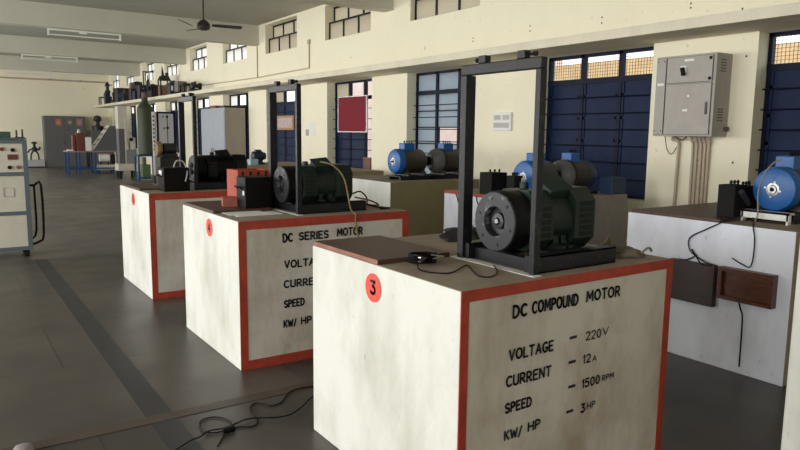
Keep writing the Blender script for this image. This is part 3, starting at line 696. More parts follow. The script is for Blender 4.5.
RA = R0+.03    # aisle face of the plinth at the right edge
def choke(label, x, y, z, wx, wy, h, rz=0, knob=True):
    root = thing('load_box', label, 'box', (x, y, z), rz, 'black load boxes')
    mb = MB(); mb.box(0, wx, 0, wy, 0, h, bev=.005); mb.build('case', BLACKM, root, smooth=False)
    for q in range(3):
        t = MB(); t.cyl((wx*.2+wx*.3*q, wy*.4, h), (wx*.2+wx*.3*q, wy*.4, h+.03), .007, m=BLACKM, seg=8); t.lathe((wx*.2+wx*.3*q, wy*.4, h+.012), (0, 0, 1), [(0, .011), (.01, .011)], BLACKM, 8); t.build('terminal', BLACKM, root)
    if knob:
        k = MB(); k.cyl((wx, wy*.35, h*.62), (wx+.035, wy*.35, h*.62), .028, .02, BLACKM, 14); k.build('knob', BLACKM, root)
    return root
choke('black box with three terminals, on the grey fronted plinth by the load frame post', 4.14, 4.60, H+.001, .19, .17, .20)
choke('black box half hidden by a blue motor end on the grey fronted plinth', 4.125, 4.29, H+.001, .085, .10, .19, knob=False)
bb = choke('black box with slanting lever on the right edge plinth', 4.31, 2.41, H+.02, .14, .12, .215)
mb = MB(); mb.box(-.014, .014, -.03, .0, -.075, .075, mat('worn_lever', (.03, .03, .033), .5), bev=.004, M=Matrix.Translation((.09, -.004, .13)) @ Matrix.Rotation(-.9, 4, 'Y')); mb.build('lever', BLACKM, bb, smooth=False)
choke('black box close to the blue end cap on the right edge plinth', 4.505, 2.43, H+.02, .13, .13, .20, knob=False)
tag(MB().box(RA+.01, 5.35, 2.40, 3.08, H+.001, H+.019, WOOD, bev=.003).build('wooden_board', smooth=False), 'red-brown board on the right edge plinth under the black boxes', 'board')
# wooden boxes on the aisle side of that plinth
mb = MB(); mb.box(RA-.045, RA-.001, 2.38, 2.71, .40, .675, BOXDARK, bev=.004); bx = mb.build('mounting_board', smooth=False)
tag(bx, 'dark flat wooden panel on the bluish plinth side, left of the tray', 'panel')
root = thing('wooden_tray_box', 'varnished wooden box with sunken face on the bluish plinth side', 'box', (RA, 2.0, .475))
mb = MB(); mb.box(-.03, -.001, .0, .345, 0, .205, BOXWOOD); mb.build('back_board', BOXWOOD, root, smooth=False)
mb = MB(); mb.box(-.06, -.03, 0, .345, 0, .022); mb.box(-.06, -.03, 0, .345, .183, .205); mb.box(-.06, -.03, 0, .022, .022, .183); mb.box(-.06, -.03, .323, .345, .022, .183); mb.box(-.04, -.03, .022, .323, .085, .10); mb.build('rim', BOXWOOD, root, smooth=False)
mb = MB(); mb.tube([(RA-.02, 2.22, .470), (RA-.03, 2.2, .43), (RA-.015, 2.19, .36), (RA-.008, 2.19, .05)], .005, BLACK, 6); tag(mb.build('dangling_wire'), 'thin dark tube in place of a damp streak below the varnished wooden box', 'wire')  # tube added to draw the dark damp streak under the tray
mb = MB(); mb.tube([(4.40, 2.40, H+.03), (4.20, 2.37, H+.024), (RA-.006, 2.375, .96), (RA-.012, 2.48, .90), (RA-.012, 2.59, .83), (RA-.012, 2.585, .75), (RA-.012, 2.53, .71), (RA-.03, 2.45, .685), (RA-.055, 2.37, .682), (RA-.06, 2.36, .682)], .004, BLACK)
mb.tube([(RA-.012, 2.57, .755), (RA-.02, 2.52, .70), (RA-.05, 2.47, .675), (RA-.055, 2.40, .675)], .005, BLACK); mb.tube([(RA-.012, 2.53, .72), (RA-.012, 2.60, .68), (RA-.012, 2.66, .675)], .004, BLACK)
tag(mb.build('dangling_wire'), 'black wires hanging from the black box to the dark wooden panel', 'wire')
mb = MB(); mb.tube([(4.35, 2.30, H+.03), (4.18, 2.20, H+.01), (RA-.008, 2.175, .96), (RA-.012, 2.155, .86), (RA-.012, 2.165, .71), (RA-.012, 2.22, .71), (RA-.012, 2.29, .74)], .004, BLACK)
tag(mb.build('dangling_wire'), 'thin black wire loop hanging above the varnished wooden box', 'wire')
mb = MB(); mb.tube([(4.34, 2.28, H+.004), (4.35, 2.27, 1.02), (4.36, 2.285, 1.15), (4.37, 2.26, 1.27), (4.40, 2.22, 1.345), (4.42, 2.19, 1.36)], .005, mat('grey_lead', (.2, .2, .18), .6)); tag(mb.build('grey_lead'), 'grey lead rising in front of the blue end cap at the right edge', 'cable')
mb = MB(); mb.tube([(4.09, 5.05, .92), (4.05, 4.98, .90), (4.03, 4.90, .78), (4.04, 4.80, .70), (4.085, 4.72, .60)], .006, BLACK); mb.tube([(4.085, 4.75, .93), (4.04, 4.65, .84), (4.07, 4.58, .7)], .006, BLACK)
tag(mb.build('dangling_wire'), 'black wire loops in front of the white plinth side behind the load frame', 'wire')

# ------------------------------------------------------------------ wall fittings
root = thing('switchgear_panel', 'grey steel switchgear panel on the cream pier with pipes below', 'electrical panel', (5.75, 3.475, 1.505))
W, Hh, D = .61, .745, .248
mb = MB(); mb.box(0, D, 0, W, 0, Hh, bev=.005); mb.build('case', PANELG, root, smooth=False)
def door(y0, y1, z0, z1):
    mb = MB(); mb.box(-.004, .001, y0-.004, y1+.004, z0-.004, z1+.004, PANELD); mb.box(-.012, -.003, y0, y1, z0, z1, PANELG, bev=.002)
    return mb.build('door', None, root, smooth=False)
dl = door(.50, .60, .02, .725); du = door(.03, .485, .495, .725); dw = door(.03, .485, .02, .48)
mb = MB(); mb.box(-.016, -.012, .285, .345, .585, .645, CARDW); mb.build('switch_plate', CARDW, du, smooth=False)
mb = MB(); mb.box(-.05, -.016, .295, .325, .555, .63, BLACKM, bev=.005, M=Matrix.Translation((0, .31, .6)) @ Matrix.Rotation(-.25, 4, 'X') @ Matrix.Translation((0, -.31, -.6))); mb.build('rotary_handle', BLACKM, du, smooth=False)
for y, z in ((.05, .70), (.05, .52)):
    mb = MB(); mb.cyl((-.018, y, z), (-.012, y, z), .014, m=BLACKM, seg=12); mb.build('lock', BLACKM, du)
for y in (.515, .585):
    for z in (.05, .70):
        mb = MB(); mb.cyl((-.015, y, z), (-.012, y, z), .006, m=BLACKM, seg=8); mb.build('screw', BLACKM, dl)
mb = MB(); mb.box(-.0135, -.012, .515, .58, .475, .50, CARDW); mb.build('white_label', CARDW, dl, smooth=False)
mb = MB(); mb.box(-.0135, -.012, .215, .31, .685, .705, CARDW); mb.build('white_label', CARDW, du, smooth=False)
mb = MB(); mb.box(-.022, -.012, .055, .075, .20, .31, PANELD, bev=.003); mb.build('door_handle', PANELD, dw, smooth=False)
mb = MB(); mb.box(-.0128, -.012, .25, .30, .23, .25, CARDW); mb.box(-.0128, -.012, .24, .26, .36, .38, CARDW); mb.build('paint_scuff', CARDW, dw, smooth=False)
for z in (.58, .14):
    mb = MB()
    for k in range(5):
        for q in range(2): mb.box(.07+.045*q, .105+.045*q, -.002, .002, z+.025*k, z+.012+.025*k)
    mb.build('side_vents', PANELD, root, smooth=False)
mb = MB(); mb.cyl((.2, -.03, .07), (.2, .0, .07), .022, m=PANELD, seg=12); mb.build('cable_gland', PANELD, root)
ORD = ['leftmost of the straight ones', 'second from the left', 'third from the left', 'fourth from the left', 'rightmost one']
for k, (yt, yb) in enumerate(((3.80, 3.79), (3.755, 3.75), (3.715, 3.705), (3.67, 3.665), (3.62, 3.63))):
    mb = MB(); mb.tube([(5.94, yt, 1.515), (5.97, yt, 1.45), (5.975, yb, 1.3), (5.975, yb, .02)], .013, PVC, 10)
    tag(mb.build('conduit_pipe'), f'straight pale pipe below the grey panel, {ORD[k]}', 'pipe', 'pipes below the grey panel')
mb = MB(); mb.tube([(5.94, 3.97-.0, 1.515), (5.95, 4.0, 1.475), (5.97, 3.955, 1.46), (5.975, 3.945, 1.42), (5.975, 3.945, 1.3), (5.975, 3.96, .02)], .015, PVC, 10)
tag(mb.build('conduit_pipe'), 'bent pale pipe standing apart at the left below the grey panel', 'pipe', 'pipes below the grey panel')
mb = MB(); mb.tube([(5.9, 4.05, 1.51), (5.93, 4.04, 1.38), (5.95, 4.0, 1.33), (5.97, 3.96, 1.40)], .004, BLACK); mb.tube([(5.9, 3.95, 1.51), (5.94, 3.90, 1.47), (5.92, 3.84, 1.49), (5.9, 3.82, 1.51)], .008, BROWNBX)
tag(mb.build('loose_wire'), 'thin wires sagging below the grey switchgear panel', 'wire')
# white wall box with three grilles
root = thing('wall_grille_box', 'white wall box with three grey grilles on the cream pier', 'wall box', (5.97, 6.31, 1.55))
mb = MB(); mb.box(0, .03, 0, .345, 0, .235, bev=.006); mb.build('case', CARDW, root, smooth=False)
for y0, y1, z0, z1 in ((.03, .15, .14, .20), (.195, .315, .14, .20), (.03, .315, .04, .105)):
    mb = MB(); n = int((y1-y0)/.02)
    mb.box(-.002, .0, y0, y1, z0, z1, CARDG)
    for k in range(n): mb.box(-.004, -.002, y0+.02*k, y0+.02*k+.006, z0, z1, CARDW)
    mb.build('grille', None, root, smooth=False)
# papers on the pier
for (y0, y1, z0, z1, lab) in ((11.77, 12.02, 1.46, 1.70, 'white paper notice on the pier left of the red noticeboard'), (12.04, 12.16, 1.44, 1.56, 'small grey card beside the white paper notice')):
    tag(MB().box(5.994, 6.0, y0, y1, z0, z1, CARDW if y0 < 12 else CARDG).build('paper_notice', smooth=False), lab, 'notice')
# noticeboard and picture
root = thing('noticeboard', 'crimson noticeboard in an aluminium frame hung across a window', 'noticeboard', (6.07, 9.98, 1.53), .05)
mb = MB(); mb.box(0, .02, 0, .90, 0, .60); mb.build('board', NOTICE, root, smooth=False)
mb = MB()
for a in ((-.018, 0, -.012, .632), (.90, .918, -.012, .632)): mb.box(-.008, .025, a[0], a[1], -.018, .618, bev=.003)
mb.box(-.008, .025, 0, .90, -.018, 0, bev=.003); mb.box(-.008, .025, 0, .90, .60, .618, bev=.003); mb.build('rail', ALU, root, smooth=False)
root = thing('framed_picture', 'small wood framed picture hanging across the navy shutters', 'picture', (6.085, 12.92, 1.55))
mb = MB(); mb.box(0, .012, .05, .80, .045, .255, mat('photo_print', (.35, .27, .32), .6, col2=(.55, .45, .42), scale=16)); mb.build('print', None, root, smooth=False)
mb = MB(); wd = mat('frame_wood', (.36, .19, .09), .5); mb.box(-.01, .02, 0, .05, 0, .30); mb.box(-.01, .02, .80, .85, 0, .30); mb.box(-.01, .02, .05, .80, 0, .045); mb.box(-.01, .02, .05, .80, .255, .30); mb.build('frame', wd, root, smooth=False)
tag(MB().box(6.0, 6.07, 9.74, 9.97, SILL, 1.09, BROWNBX, bev=.005).build('wooden_box', smooth=False), 'red-brown box on the window sill below the noticeboard', 'box')

# ------------------------------------------------------------------ ceiling fittings
root = thing('ceiling_fan', 'dark brown ceiling fan hanging between the beams', 'fan', (3.87, 11.75, ZC))
mb = MB(); mb.lathe((0, 0, 0), (0, 0, -1), [(0, .05), (.03, .055), (.08, .02)], None, 18); mb.build('canopy', FANM, root)
mb = MB(); mb.cyl((0, 0, -.05), (0, 0, -.50), .014, m=FANM, seg=10); mb.build('rod', FANM, root)
mb = MB(); mb.lathe((0, 0, 0), (0, 0, -1), [(.44, .02), (.46, .06), (.50, .10), (.57, .115), (.60, .10), (.62, .05)], None, 26); mb.build('motor_housing', FANM, root)
for k in range(3):
    a = math.radians(-6+120*k); M = Matrix.Rotation(a, 4, 'Z')
    mb = MB(); mb.prism([(.1, -.035), (.2, -.05), (.60, -.055), (.62, .0), (.60, .055), (.2, .05), (.1, .035)], 'z', -.585, -.578)
    bmesh.ops.transform(mb.bm, matrix=M @ Matrix.Rotation(-.32, 4, 'X'), verts=mb.bm.verts); mb.build('blade', FANM, root, smooth=False)
def tubelight(label, x0, y, z, L=1.25):
    root = thing('tube_light', label, 'light', (x0, y, z), 0, 'fluorescent tubes under the beams')
    mb = MB(); mb.box(0, L, -.02, .02, -.03, 0, TUBE); mb.box(L*.42, L*.52, -.025, .025, -.06, -.03, TUBE); mb.build('batten', TUBE, root, smooth=False)
    for x in (0, L-.03):
        e = MB(); e.box(x, x+.03, -.02, .02, -.13, -.03); e.build('lamp_holder', TUBE, root, smooth=False)
    t = MB(); t.cyl((.03, 0, -.11), (L-.03, 0, -.11), .014, m=TUBE, seg=12); t.build('tube', TUBE, root)
tubelight('unlit tube light under the third beam', 1.82, 14.66, 3.412, 1.32); tubelight('unlit tube light under the fourth beam', 1.85, 20.05, 3.412, 1.32)
tubelight('unlit tube light under the fifth beam', 1.9, 25.45, 3.412, 1.3)

# ------------------------------------------------------------------ machines on the ledge
LX = 5.45
def ledge_thing(name, label, y): return thing(name, label, 'machine', (LX, y, ZL1), 0, 'old machines on the ledge')
def legs(root, w, d, h, m, s=.035):
    for x in (0, w-s):
        for y in (0, d-s): b = MB(); b.box(x, x+s, y, y+s, 0, h); b.build('leg', m, root, smooth=False)
r = ledge_thing('iron_stand', 'small open iron stand at the far end of the ledge', 29.6); legs(r, .35, .4, .28, LABBLK); mb = MB(); mb.box(0, .35, 0, .4, .28, .32); mb.box(.18, .3, .1, .3, .32, .42); mb.build('top', LABBLK, r, smooth=False)
r = ledge_thing('upright_machine', 'tall dark blue upright machine near the far end of the ledge', 28.6)
mb = MB(); mb.box(0, .24, 0, .3, 0, .45, bev=.01); mb.build('base', LABBLUE, r, smooth=False)
mb = MB(); mb.lathe((.12, .15, .45), (0, 0, 1), [(0, .11), (.08, .10), (.10, .06), (.24, .06), (.27, .09), (.33, .08), (.38, .03), (.42, .02)], None, 18); mb.build('column', LABBLUE, r)
mb = MB(); mb.cyl((.02, .15, .7), (.3, .15, .76), .016, m=LABBLUE, seg=8); mb.build('arm', LABBLUE, r)
r = ledge_thing('valve_machine', 'dark valve machine with a white dial on the ledge', 27.5)
mb = MB(); mb.lathe((.13, .15, 0), (0, 0, 1), [(0, .13), (.1, .13), (.14, .06), (.28, .05), (.3, .10), (.40, .10), (.42, .03), (.57, .03)], None, 18); mb.build('body', LABBLK, r)
mb = MB(); mb.cyl((.0, .10, .33), (.04, .10, .33), .08, m=CARDW, seg=16); mb.build('dial', CARDW, r)
r = ledge_thing('machine_cabinet', 'large dark blue cabinet machine with a white plate on the ledge', 26.4)
mb = MB(); mb.box(0, .48, 0, .50, 0, .46, bev=.01); mb.build('body', LABBLUE, r, smooth=False); mb = MB(); mb.box(-.02, .5, -.02, .52, .46, .52, bev=.008); mb.build('lid', LABBLK, r, smooth=False)
mb = MB(); mb.box(.20, .27, -.006, 0, .08, .28); mb.build('white_plate', CARDW, r, smooth=False); mb = MB(); mb.box(.32, .46, -.04, 0, .02, .16); mb.build('brown_box', BROWNBX, r, smooth=False)
r = ledge_thing('machine_box', 'blue machine box under the brown carton on the ledge', 24.3)
mb = MB(); mb.box(0, .33, 0, .36, 0, .40, bev=.01); mb.build('body', LABBLUE, r, smooth=False); mb = MB(); mb.box(.1, .15, -.006, 0, .16, .3); mb.build('white_plate', CARDW, r, smooth=False)
tag(MB().box(LX+.02, LX+.28, 24.32, 24.62, ZL1+.40, ZL1+.60, BROWNBX, bev=.006).build('carton', smooth=False), 'brown carton on top of a blue machine box on the ledge', 'carton')
r = ledge_thing('machine_box', 'blue machine box with side pulley, above the green tank', 23.1)
mb = MB(); mb.box(0, .32, 0, .36, 0, .46, bev=.012); mb.build('body', LABBLUE, r, smooth=False); mb = MB(); mb.cyl((.16, -.05, .16), (.16, .0, .16), .12, m=BLUE, seg=20); mb.build('pulley', BLUE, r)
r = ledge_thing('portal_machine', 'machine with a tall thin portal post on the ledge', 22.5)
legs(r, .32, .3, .30, LABBLK); mb = MB(); mb.box(0, .32, 0, .3, .30, .34); mb.build('bed', LABBLUE, r, smooth=False)
mb = MB(); mb.box(0, .03, .12, .15, .34, .86); mb.box(0, .34, .12, .15, .83, .86); mb.build('portal', LABBLK, r, smooth=False)
mb = MB(); mb.lathe((.16, .15, .34), (0, 0, 1), [(0, .06), (.2, .05), (.28, .02), (.40, .02)], None, 14); mb.build('spindle', LABBLUE, r)
r = ledge_thing('low_machine', 'low dark machine with open frame, left of the spired machine', 21.65)
mb = MB(); mb.box(0, .28, 0, .36, 0, .22, bev=.01); mb.build('body', LABBLK, r, smooth=False); legs(r, .28, .36, .38, LABBLK, .025); mb = MB(); mb.box(0, .28, 0, .36, .36, .385); mb.build('top', LABBLUE, r, smooth=False)
r = ledge_thing('spired_machine', 'machine with pointed spire on the ledge', 20.6)
mb = MB(); mb.box(0, .22, 0, .3, 0, .32, bev=.008); mb.build('brown_base', BROWNBX, r, smooth=False); mb = MB(); mb.box(.22, .32, 0, .32, 0, .36, bev=.008); mb.build('body', LABBLUE, r, smooth=False)
legs(r, .3, .3, .48, LABBLK, .03); mb = MB(); mb.prism([(-.01, .46), (.32, .46), (.25, .60), (.06, .60)], 'y', .02, .28); mb.build('hood', LABBLK, r, smooth=False)
mb = MB(); mb.lathe((.12, .15, .6), (-.06, 0, 1), [(0, .045), (.12, .03), (.30, .004)], None, 12); mb.lathe((.24, .15, .6), (0, 0, 1), [(0, .05), (.08, .05), (.1, .02)], None, 12); mb.build('spire', LABBLK, r)
r = ledge_thing('machine_box', 'dark machine box with white mark, right of the spired machine', 19.6)
mb = MB(); mb.box(0, .27, 0, .36, 0, .34, bev=.01); mb.build('body', LABBLUE, r, smooth=False); mb = MB(); mb.lathe((.14, .18, .34), (0, 0, 1), [(0, .09), (.05, .09), (.07, .03)], None, 14); mb.build('knob', LABBLK, r); mb = MB(); mb.box(.03, .08, -.006, 0, .12, .25); mb.build('white_plate', CARDW, r, smooth=False)
r = ledge_thing('meter_box', 'grey box machine near the fan on the ledge', 18.85)
mb = MB(); mb.box(0, .25, 0, .34, .06, .34, bev=.01); mb.build('body', mat('ledge_grey', (.17, .15, .14), .6), r, smooth=False); legs(r, .25, .34, .06, LABBLK)
r = ledge_thing('iron_stand', 'black iron trestle stand, second from the near end of the ledge', 18.3)
legs(r, .30, .4, .20, LABBLK); mb = MB(); mb.box(-.02, .32, 0, .4, .20, .25); mb.build('top', LABBLK, r, smooth=False)
r = ledge_thing('valve_machine', 'black valve machine at the near end of the row on the ledge', 17.65)
mb = MB(); mb.box(0, .28, .05, .25, 0, .08); mb.build('base', LABBLK, r, smooth=False); mb = MB(); mb.lathe((.02, .15, .16), (1, 0, 0), [(0, .05), (.03, .09), (.08, .09), (.1, .05), (.2, .05), (.22, .08), (.28, .08)], None, 16); mb.build('body', LABBLK, r)
mb = MB(); mb.cyl((.14, .15, .2), (.14, .15, .27), .03, m=LABBLK, seg=10); mb.build('neck', LABBLK, r)

r = ledge_thing('vice_machine', 'low dark machine with a handwheel, right of the large dark blue cabinet', 25.4)
mb = MB(); mb.box(0, .30, 0, .4, 0, .24, bev=.01); mb.box(.05, .18, .08, .3, .24, .42, bev=.01); mb.build('body', LABBLK, r, smooth=False)
mb = MB(); mb.lathe((-.02, .2, .2), (-.3, -1, 0), [(.0, .02), (.0, .12), (.03, .12), (.03, .02)], None, 16); mb.build('handwheel', LABBLUE, r)
r = ledge_thing('press_machine', 'dark press with short column, left of the tall thin portal post', 23.8)
mb = MB(); mb.box(0, .3, 0, .34, 0, .30, bev=.01); mb.build('base', LABBLUE, r, smooth=False)
mb = MB(); mb.box(.10, .2, .1, .24, .30, .62, bev=.01); mb.box(.02, .28, .08, .26, .50, .60, bev=.01); mb.build('head', LABBLK, r, smooth=False)
r = ledge_thing('flywheel_machine', 'dark machine with upright flywheel, right of the portal post', 22.13)
mb = MB(); mb.box(.06, .36, .03, .3, 0, .26, bev=.01); mb.build('body', LABBLUE, r, smooth=False)
mb = MB(); mb.lathe((.18, .03, .27), (0, -1, 0), [(0, .03), (0, .17), (.04, .17), (.04, .03)], None, 20); mb.build('flywheel', LABBLK, r)

# ------------------------------------------------------------------ far end of the hall
root = thing('control_panel', 'cream faced control panel in a blue-grey frame at the left edge', 'control panel', (-.12, 8.98, 0))
W = .95
mb = MB()
for x in (0, W-.05):
    for y in (0, .40): mb.box(x, x+.05, y, y+.05, .08, 1.38)
for z in (.08, .50, .96, 1.335): mb.box(.05, W-.05, 0, .048, z, z+.045); mb.box(.05, W-.05, .40, .448, z, z+.045); mb.box(0, .048, .05, .40, z, z+.045); mb.box(W-.048, W, .05, .40, z, z+.045)
mb.build('frame', TEAL, root, smooth=False)
mb = MB(); mb.box(.05, W-.05, .01, .025, .125, .50); mb.build('lower_panel', PANELC, root, smooth=False)
mb = MB(); mb.box(.05, W-.05, .01, .025, .545, .96); mp_ = mb.build('middle_panel', PANELC, root, smooth=False)
mb = MB(); mb.box(.05, W-.05, .01, .025, 1.0, 1.34); up_ = mb.build('instrument_panel', PANELC, root, smooth=False)
mb = MB(); mb.box(.012, W-.012, .03, .43, .126, 1.334); mb.build('case', TEAL, root, smooth=False)
for x, z, m in ((.69, 1.27, REDBX), (.80, 1.26, BLACKM), (.76, 1.06, BLACKM), (.85, 1.06, BROWNBX)):
    mb = MB(); mb.cyl((x, -.012, z), (x, .01, z), .022, m=m, seg=14); mb.build('push_button', m, up_)
mb = MB(); mb.box(.745, .845, -.006, .01, 1.15, 1.21); mb.build('display', REDBX, up_, smooth=False)
mb = MB(); mb.box(.68, .79, .002, .01, .72, .725); mb.box(.68, .79, .002, .01, .82, .825); mb.box(.68, .685, .002, .01, .72, .82); mb.box(.785, .79, .002, .01, .72, .82); mb.build('outlined_plate', CARDG, mp_, smooth=False)
mb = MB(); mb.box(0, W, 0, .45, 1.385, 1.40); mb.build('top_plate', TEAL, root, smooth=False)
for x, y in ((.06, .05), (W-.06, .05), (.06, .40), (W-.06, .40)):
    mb = MB(); mb.cyl((x-.02, y, .04), (x+.02, y, .04), .04, m=BLACKM, seg=14); mb.box(x-.025, x+.025, y-.015, y+.015, .04, .09); mb.build('castor', BLACKM, root)
mb = MB(); mb.tube([(W, .1, .84), (W+.06, .1, .84), (W+.13, .1, .84), (W+.13, .1, .25), (W+.08, .1, .16), (W, .1, .13)], .014, BLACKM, 8, 3)
mb.tube([(W+.055, .1, .84), (W+.055, .1, .3), (W+.0, .1, .2)], .012, BLACKM, 8, 3)
mb.build('push_handle', BLACKM, root)
tag(MB().box(.50, .68, 9.1, 9.3, 1.40, 1.47, mat('green_unit', (.03, .09, .06), .5), bev=.006).build('green_unit', smooth=False), 'small green unit on top of the control panel', 'box')
mb = MB(); mb.cyl((.74, 9.1, 1.40), (.74, 9.1, 1.49), .01, m=LABBLK, seg=8); mb.cyl((.80, 9.1, 1.40), (.80, 9.1, 1.50), .01, m=LABBLK, seg=8); mb.box(.72, .82, 9.08, 9.12, 1.40, 1.41, LABBLK)
tag(mb.build('terminal_post_pair'), 'pair of thin dark terminal posts on top of the control panel', 'terminal')

root = thing('steel_cupboard', 'dark grey two door steel cupboard against the far end wall', 'cupboard', (3.42, 30.1, 0))
mb = MB(); mb.box(0, 1.5, .01, .58, 0, 2.04, bev=.008); mb.build('body', CUPG, root, smooth=False)
for x in (.02, .755):
    mb = MB(); mb.box(x, x+.725, -.01, .01, .06, 2.0, bev=.004); d = mb.build('door', CUPG, root, smooth=False)
mb = MB(); mb.cyl((.68, -.05, 1.0), (.68, -.01, 1.0), .018, m=STEEL, seg=10); mb.box(.67, .69, -.05, -.035, .9, 1.02); mb.build('handle', STEEL, d)
for k, (x, c, lab) in enumerate(((.52, (.42, .15, .06), 'orange round motif sticker, leftmost on the dark grey cupboard'), (.93, (.12, .13, .14), 'dark sticker with pale figure, middle of three on the cupboard'), (1.28, (.35, .16, .20), 'pinkish sticker, rightmost on the dark grey cupboard'))):
    mb = MB(); mb.box(3.42+x-.11, 3.42+x+.11, 30.083, 30.0895, 1.66, 1.94, mat('sticker_%d' % k, c, .6))
    mb.lathe((3.42+x, 30.083, 1.79), (0, -1, 0), [(0, .07), (.002, .07)], mat('sticker_motif_%d' % k, (.36, .27, .22), .6), 16)
    tag(mb.build('sticker', smooth=False), lab, 'sticker', 'stickers on the grey cupboard')
root = thing('pedestal_box', 'pale low box left of the dark grey cupboard', 'box', (2.70, 30.05, 0))
mb = MB(); mb.box(0, .68, 0, .5, .04, .30, bev=.02); mb.build('body', mat('pale_grey_box', (.42, .43, .45), .5), root, smooth=False); mb = MB(); mb.box(.04, .64, .04, .46, 0, .04); mb.build('base', LABBLK, root, smooth=False)
root = thing('hand_pump', 'black hand operated valve stand on the pale low box', 'machine', (3.05, 30.25, .302))
for s in (-1, 1): mb = MB(); mb.tube([(s*.14, 0, 0), (s*.12, 0, .22), (s*.03, 0, .36)], .03, LABBLK, 8); mb.build('leg', LABBLK, root)
mb = MB(); mb.lathe((0, 0, .32), (0, 0, 1), [(0, .09), (.14, .10), (.2, .05), (.3, .05), (.32, .10), (.38, .10), (.4, .03)], None, 16); mb.build('body', LABBLK, root)
mb = MB(); mb.tube([(0, 0, .42), (-.16, 0, .40), (-.24, 0, .28)], .03, LABBLK, 8); mb.tube([(0, 0, .45), (.14, 0, .40), (.2, 0, .52)], .04, LABBLK, 8); mb.build('arm', LABBLK, root)
# bench with console
root = thing('blue_legged_bench', 'long bench with blue steel legs under the grey console', 'bench', (3.50, 25.2, 0))
mb = MB(); mb.box(0, 1.8, 0, .8, .74, .79, bev=.006); mb.build('bench_top', mat('bench_top_paint', (.30, .22, .2), .5), root, smooth=False)
for x in (.02, .36, .86, 1.72):
    for y in (.02, .72): mb = MB(); mb.box(x, x+.06, y, y+.06, 0, .74); mb.build('leg', BLUEF, root, smooth=False)
mb = MB(); mb.box(.02, 1.78, .03, .07, .16, .21); mb.box(.02, 1.78, .73, .77, .16, .21); mb.build('stretcher', BLUEF, root, smooth=False)
root = thing('instrument_console', 'grey sloped instrument console on the blue legged bench', 'console', (4.35, 25.25, .79))
mb = MB(); mb.prism([(0, 0), (.95, 0), (.95, .86), (.60, .86)], 'y', 0, .7); mb.build('body', mat('console_grey', (.10, .105, .12), .5, var=.1, scale=5), root, smooth=False)
mb = MB(); M = Matrix.Rotation(math.atan2(.86, .60), 4, 'Y')
mb.prism([(-.035, .03), (.555, .87), (.57, .86), (0, .02)], 'y', .03, .67); fp = mb.build('face_panel', PANELC, root, smooth=False)
for t in (.2, .42, .64, .86):
    for yy in (.14, .34, .54):
        mb = MB(); c = Vector((-.02+.58*t, yy, .03+.83*t)); n = Vector((-.82, 0, .57))
        mb.cyl(c, c+n*.012, .06, m=LABBLK, seg=14); mb.build('gauge', LABBLK, fp)
tag(MB().box(3.72, 3.80, 25.35, 25.7, .79, 1.32, REDBX, bev=.01).build('red_box', smooth=False), 'narrow red box standing on the bench, left one', 'box')
root = thing('red_extinguisher_box', 'larger dark red box with a pale knob on the bench', 'box', (3.84, 25.3, .79))
mb = MB(); mb.box(0, .26, 0, .35, 0, .60, bev=.012); mb.build('body', REDBX, root, smooth=False); mb = MB(); mb.lathe((.1, .15, .6), (0, 0, 1), [(0, .05), (.06, .06), (.12, .04), (.14, .01)], None, 14); mb.build('knob', PANELC, root)
tag(MB().box(4.11, 4.30, 25.3, 25.34, .79, 1.26, CARDW, bev=.003).build('white_panel', smooth=False), 'white panel leaning between red box and console', 'panel')
tag(MB().box(3.54, 3.72, 25.25, 25.5, .79, .83, CARDW, bev=.003).build('paper_pad', smooth=False), 'flat white pad on the left end of the bench', 'paper')
root = thing('bench_apparatus', 'white cylinder apparatus on a low cradle beneath the console', 'machine', (4.45, 25.3, 0))
mb = MB(); mb.cyl((.1, .1, .55), (.42, .1, .55), .14, m=CARDW, seg=20); mb.build('cylinder', CARDW, root); mb = MB(); mb.box(0, .62, 0, .5, .12, .30, bev=.01); mb.build('cradle', PANELC, root, smooth=False)
mb = MB(); mb.box(.12, .16, .08, .12, .30, .45); mb.box(.36, .40, .08, .12, .30, .45); mb.build('support', LABBLK, root, smooth=False); mb = MB(); mb.box(.48, .62, .1, .4, .30, .66, bev=.01); mb.build('motor', LABBLK, root, smooth=False)
mb = MB(); mb.box(.04, .1, .04, .1, 0, .12); mb.box(.5, .56, .04, .1, 0, .12); mb.box(.04, .1, .4, .46, 0, .12); mb.box(.5, .56, .4, .46, 0, .12); mb.build('support', BLUEF, root, smooth=False)
root = thing('dark_bust_stand', 'small dark upright device on a shelf box behind the console', 'machine', (5.10, 29.9, 0))
mb = MB(); mb.box(0, .55, 0, .5, 0, 1.5, bev=.01); mb.build('cabinet', CUPG, root, smooth=False); mb = MB(); mb.lathe((.3, .25, 1.5), (0, 0, 1), [(0, .22), (.15, .22), (.2, .08), (.35, .08), (.4, .16), (.55, .14), (.6, .02)], None, 16); mb.build('device', LABBLK, root)
# white column machine
root = thing('column_machine', 'cream column test machine on a pale plinth beside the green tank', 'machine', (4.55, 22.4, 0))
for x in (.04, .46):
    for y in (.04, .40): mb = MB(); mb.box(x, x+.07, y, y+.07, 0, .24); mb.build('leg', LABBLK, root, smooth=False)
mb = MB(); mb.box(0, .60, 0, .5, .24, .46, bev=.012); mb.build('base', PANELC, root, smooth=False)
mb = MB(); mb.box(.26, .58, .03, .45, .46, .90, bev=.01); mb.build('lower_body', mat('machine_grey', (.22, .22, .21), .5), root, smooth=False)
mb = MB(); mb.box(.06, .24, .05, .40, .46, 1.55, bev=.008); mb.build('dark_side', CUPG, root, smooth=False)
mb = MB(); mb.box(.24, .32, .04, .42, .46, 2.25, bev=.006); mb.box(.06, .24, .05, .42, 1.55, 2.25, bev=.006); mb.build('column', PANELC, root, smooth=False)
mb = MB(); mb.box(.40, .56, .06, .3, .90, 1.28, bev=.01); mb.cyl((.42, .04, 1.22), (.42, .30, 1.22), .09, m=PANELC, seg=18); mb.build('gauge_head', PANELC, root)
